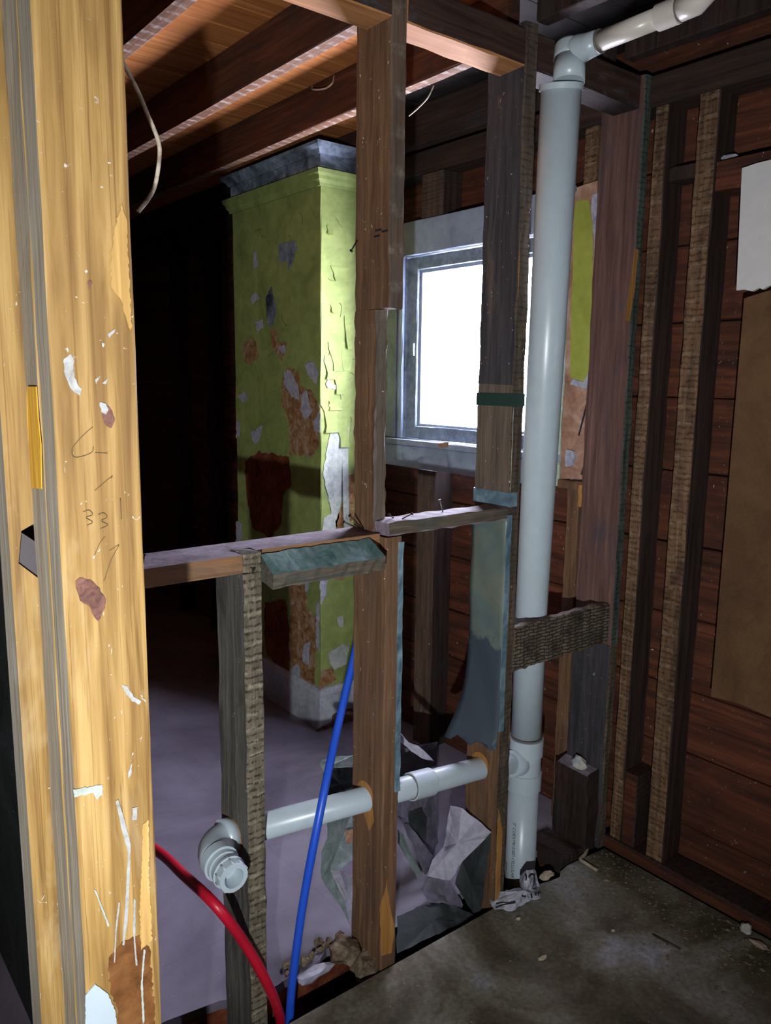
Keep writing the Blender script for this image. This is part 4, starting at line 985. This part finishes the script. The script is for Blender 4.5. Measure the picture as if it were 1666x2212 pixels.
for st in ([(465, 1690), (480, 1665), (510, 1655), (525, 1680), (520, 1760), (505, 1775)], [(505, 1800), (530, 1830), (545, 1880)], [(470, 1850), (490, 1870), (500, 1910)], [(530, 1810), (560, 1850), (570, 1880)],
           [(390, 1850), (400, 1890), (430, 1890), (420, 1860)], [(430, 1660), (440, 1690), (432, 1720)], [(450, 1760), (480, 1750), (455, 1795)], [(110, 2010), (200, 1980), (320, 1960)]):
    pth = []
    for a, b in st:
        x, y = zr(a, b); g = UZ(x, y, 0.03) if b > 1850 else UY(x, y, 1.455)
        pth.append(g)
    MB().tube(spline(pth, 4), 0.0022, 6).build('printed_mark', 'ink', rg)

def lump(name, mat, c, r, label, cat, seed, flat=0.6, group=None):
    import bmesh
    bm = bmesh.new(); bmesh.ops.create_icosphere(bm, subdivisions=2, radius=1.0)
    for v in bm.verts:
        d = v.co.normalized()
        v.co = d*(1+0.45*mnoise.noise(d*1.7+Vector((seed, seed*2, 1)))); v.co = Vector((v.co.x*r[0], v.co.y*r[1], v.co.z*r[2]))
    zmin = min(v.co.z for v in bm.verts)
    for v in bm.verts: v.co = v.co + Vector(c) - Vector((0, 0, zmin))
    me = bpy.data.meshes.new(name); bm.to_mesh(me); bm.free(); me.materials.append(M[mat])
    o = bpy.data.objects.new(name, me); COL.objects.link(o); return tag(o, label, cat, group)
g = UZ(1180, 1897, 0.0); lump('plaster_chip', 'chip', g, (0.030, 0.017, 0.010), 'flat pale chip lying right of the rag', 'chip', 1)
g = UZ(1612, 2016, 0.0); lump('plaster_chip', 'paper', g, (0.017, 0.016, 0.015), 'round white lump by the bottom plate at far right', 'chip', 2)
g = UZ(1640, 2044, 0.0); lump('wood_chip', 'chip', g, (0.012, 0.028, 0.006), 'pale wood chip at the right edge of the floor', 'chip', 3)
g = UZ(1120, 1987, 0.0); lump('plaster_chip', 'chip', g, (0.008, 0.006, 0.004), 'small pale chip in front of the rag', 'chip', 4)
g = UZ(1172, 2072, 0.0); lump('wood_chip', 'chip', g, (0.016, 0.008, 0.004), 'pale splinter chip on the middle of the floor', 'chip', 5)
g = UZ(1325, 2013, 0.0); lump('plaster_chip', 'chip', g, (0.006, 0.005, 0.004), 'tiny chip on the floor left of the loose nail', 'chip', 6)
lump('paper_scrap', 'paper', UX(1252, 1648, 2.09)-Vector((0, 0, 0.028)), (0.018, 0.030, 0.024), 'crumpled white scrap lying on the corner stud stub', 'scrap', 8)
lump('plaster_chip', 'plaster_w', UX(1572, 345, 2.20), (0.02, 0.025, 0.006), 'white plaster crumb on the red brown fire block', 'chip', 9)
lump('mortar_lump', 'rubble', (1.15, 1.60, -0.02), (0.05, 0.045, 0.03), 'mound of crumbled mortar at the foot of the tall stud', 'mortar', 11)
lump('mortar_lump', 'rubble', (1.19, 1.55, -0.06), (0.05, 0.05, 0.035), 'mortar lump in the floor gap before the tall stud', 'mortar', 12)
lump('mortar_lump', 'plastic_l', (1.05, 1.612, -0.035), (0.055, 0.02, 0.018), 'pale broken plaster piece on the edge of the floor gap', 'mortar', 13)
lump('mortar_lump', 'rubble', (1.97, 1.72, 0.0), (0.07, 0.07, 0.02), 'grey rubble heap right of the stack foot', 'mortar', 14)
lump('mortar_lump', 'paper', (1.93, 1.66, 0.0), (0.045, 0.03, 0.015), 'pale rubble shard right of the stack foot', 'mortar', 15)
for k_ in range(16):
    x = random.uniform(0.98, 1.17); yy = 1.625+random.uniform(0.005, 0.03)
    if 1.085 < x: yy += 0.02
    lump('mortar_crumb', 'rubble', (x, yy, 0.0), tuple(random.uniform(0.006, 0.015) for _ in range(3)), 'small mortar crumb on the broken edge of the lavender floor', 'mortar', 20+k_, group='mortar crumbs on the floor edge')
o = MB().tube([UZ(1410, 2018, 0.003), UZ(1470, 2050, 0.003)], 0.0022, 8).build('loose_nail', 'nail'); tag(o, 'rusty loose nail lying on the subfloor', 'nail')
pts = [UZ(1270, 1830, 0.006), UZ(1264, 1845, 0.006), UZ(1254, 1856, 0.006), UZ(1268, 1866, 0.005), UZ(1290, 1880, 0.005)]
o = MB().tube(spline(pts, 4), 0.006, 6).build('wood_shaving', 'chip'); tag(o, 'bent wood shaving in the corner of the floor', 'shaving')
# countless crumbs of plaster and sawdust
mb = MB()
for k in range(620):
    if k < 560: x = 2.14-abs(random.gauss(0, 0.16)); y_ = random.uniform(0.75, 1.47)
    else: x = random.uniform(1.0, 2.1); y_ = random.uniform(0.5, 1.47)
    s_ = random.uniform(0.0012, 0.0042)*(1.8 if random.random() < 0.06 else 1)
    a = random.uniform(0, 6.28); u1 = Vector((math.cos(a), math.sin(a), 0))*s_*random.uniform(0.7, 2.0); v1 = Vector((-math.sin(a), math.cos(a), 0))*s_*0.7
    c = Vector((x, y_, 0.0004)); tp = c+Vector((0, 0, s_*0.8))
    mb.add([c-u1-v1, c+u1-v1, c+u1+v1, c-u1+v1, tp], [(0, 1, 4), (1, 2, 4), (2, 3, 4), (3, 0, 4), (3, 2, 1, 0)])
o = mb.build('floor_crumbs', 'crumb'); tag(o, 'plaster crumbs and sawdust scattered on the subfloor', 'debris', kind='stuff')
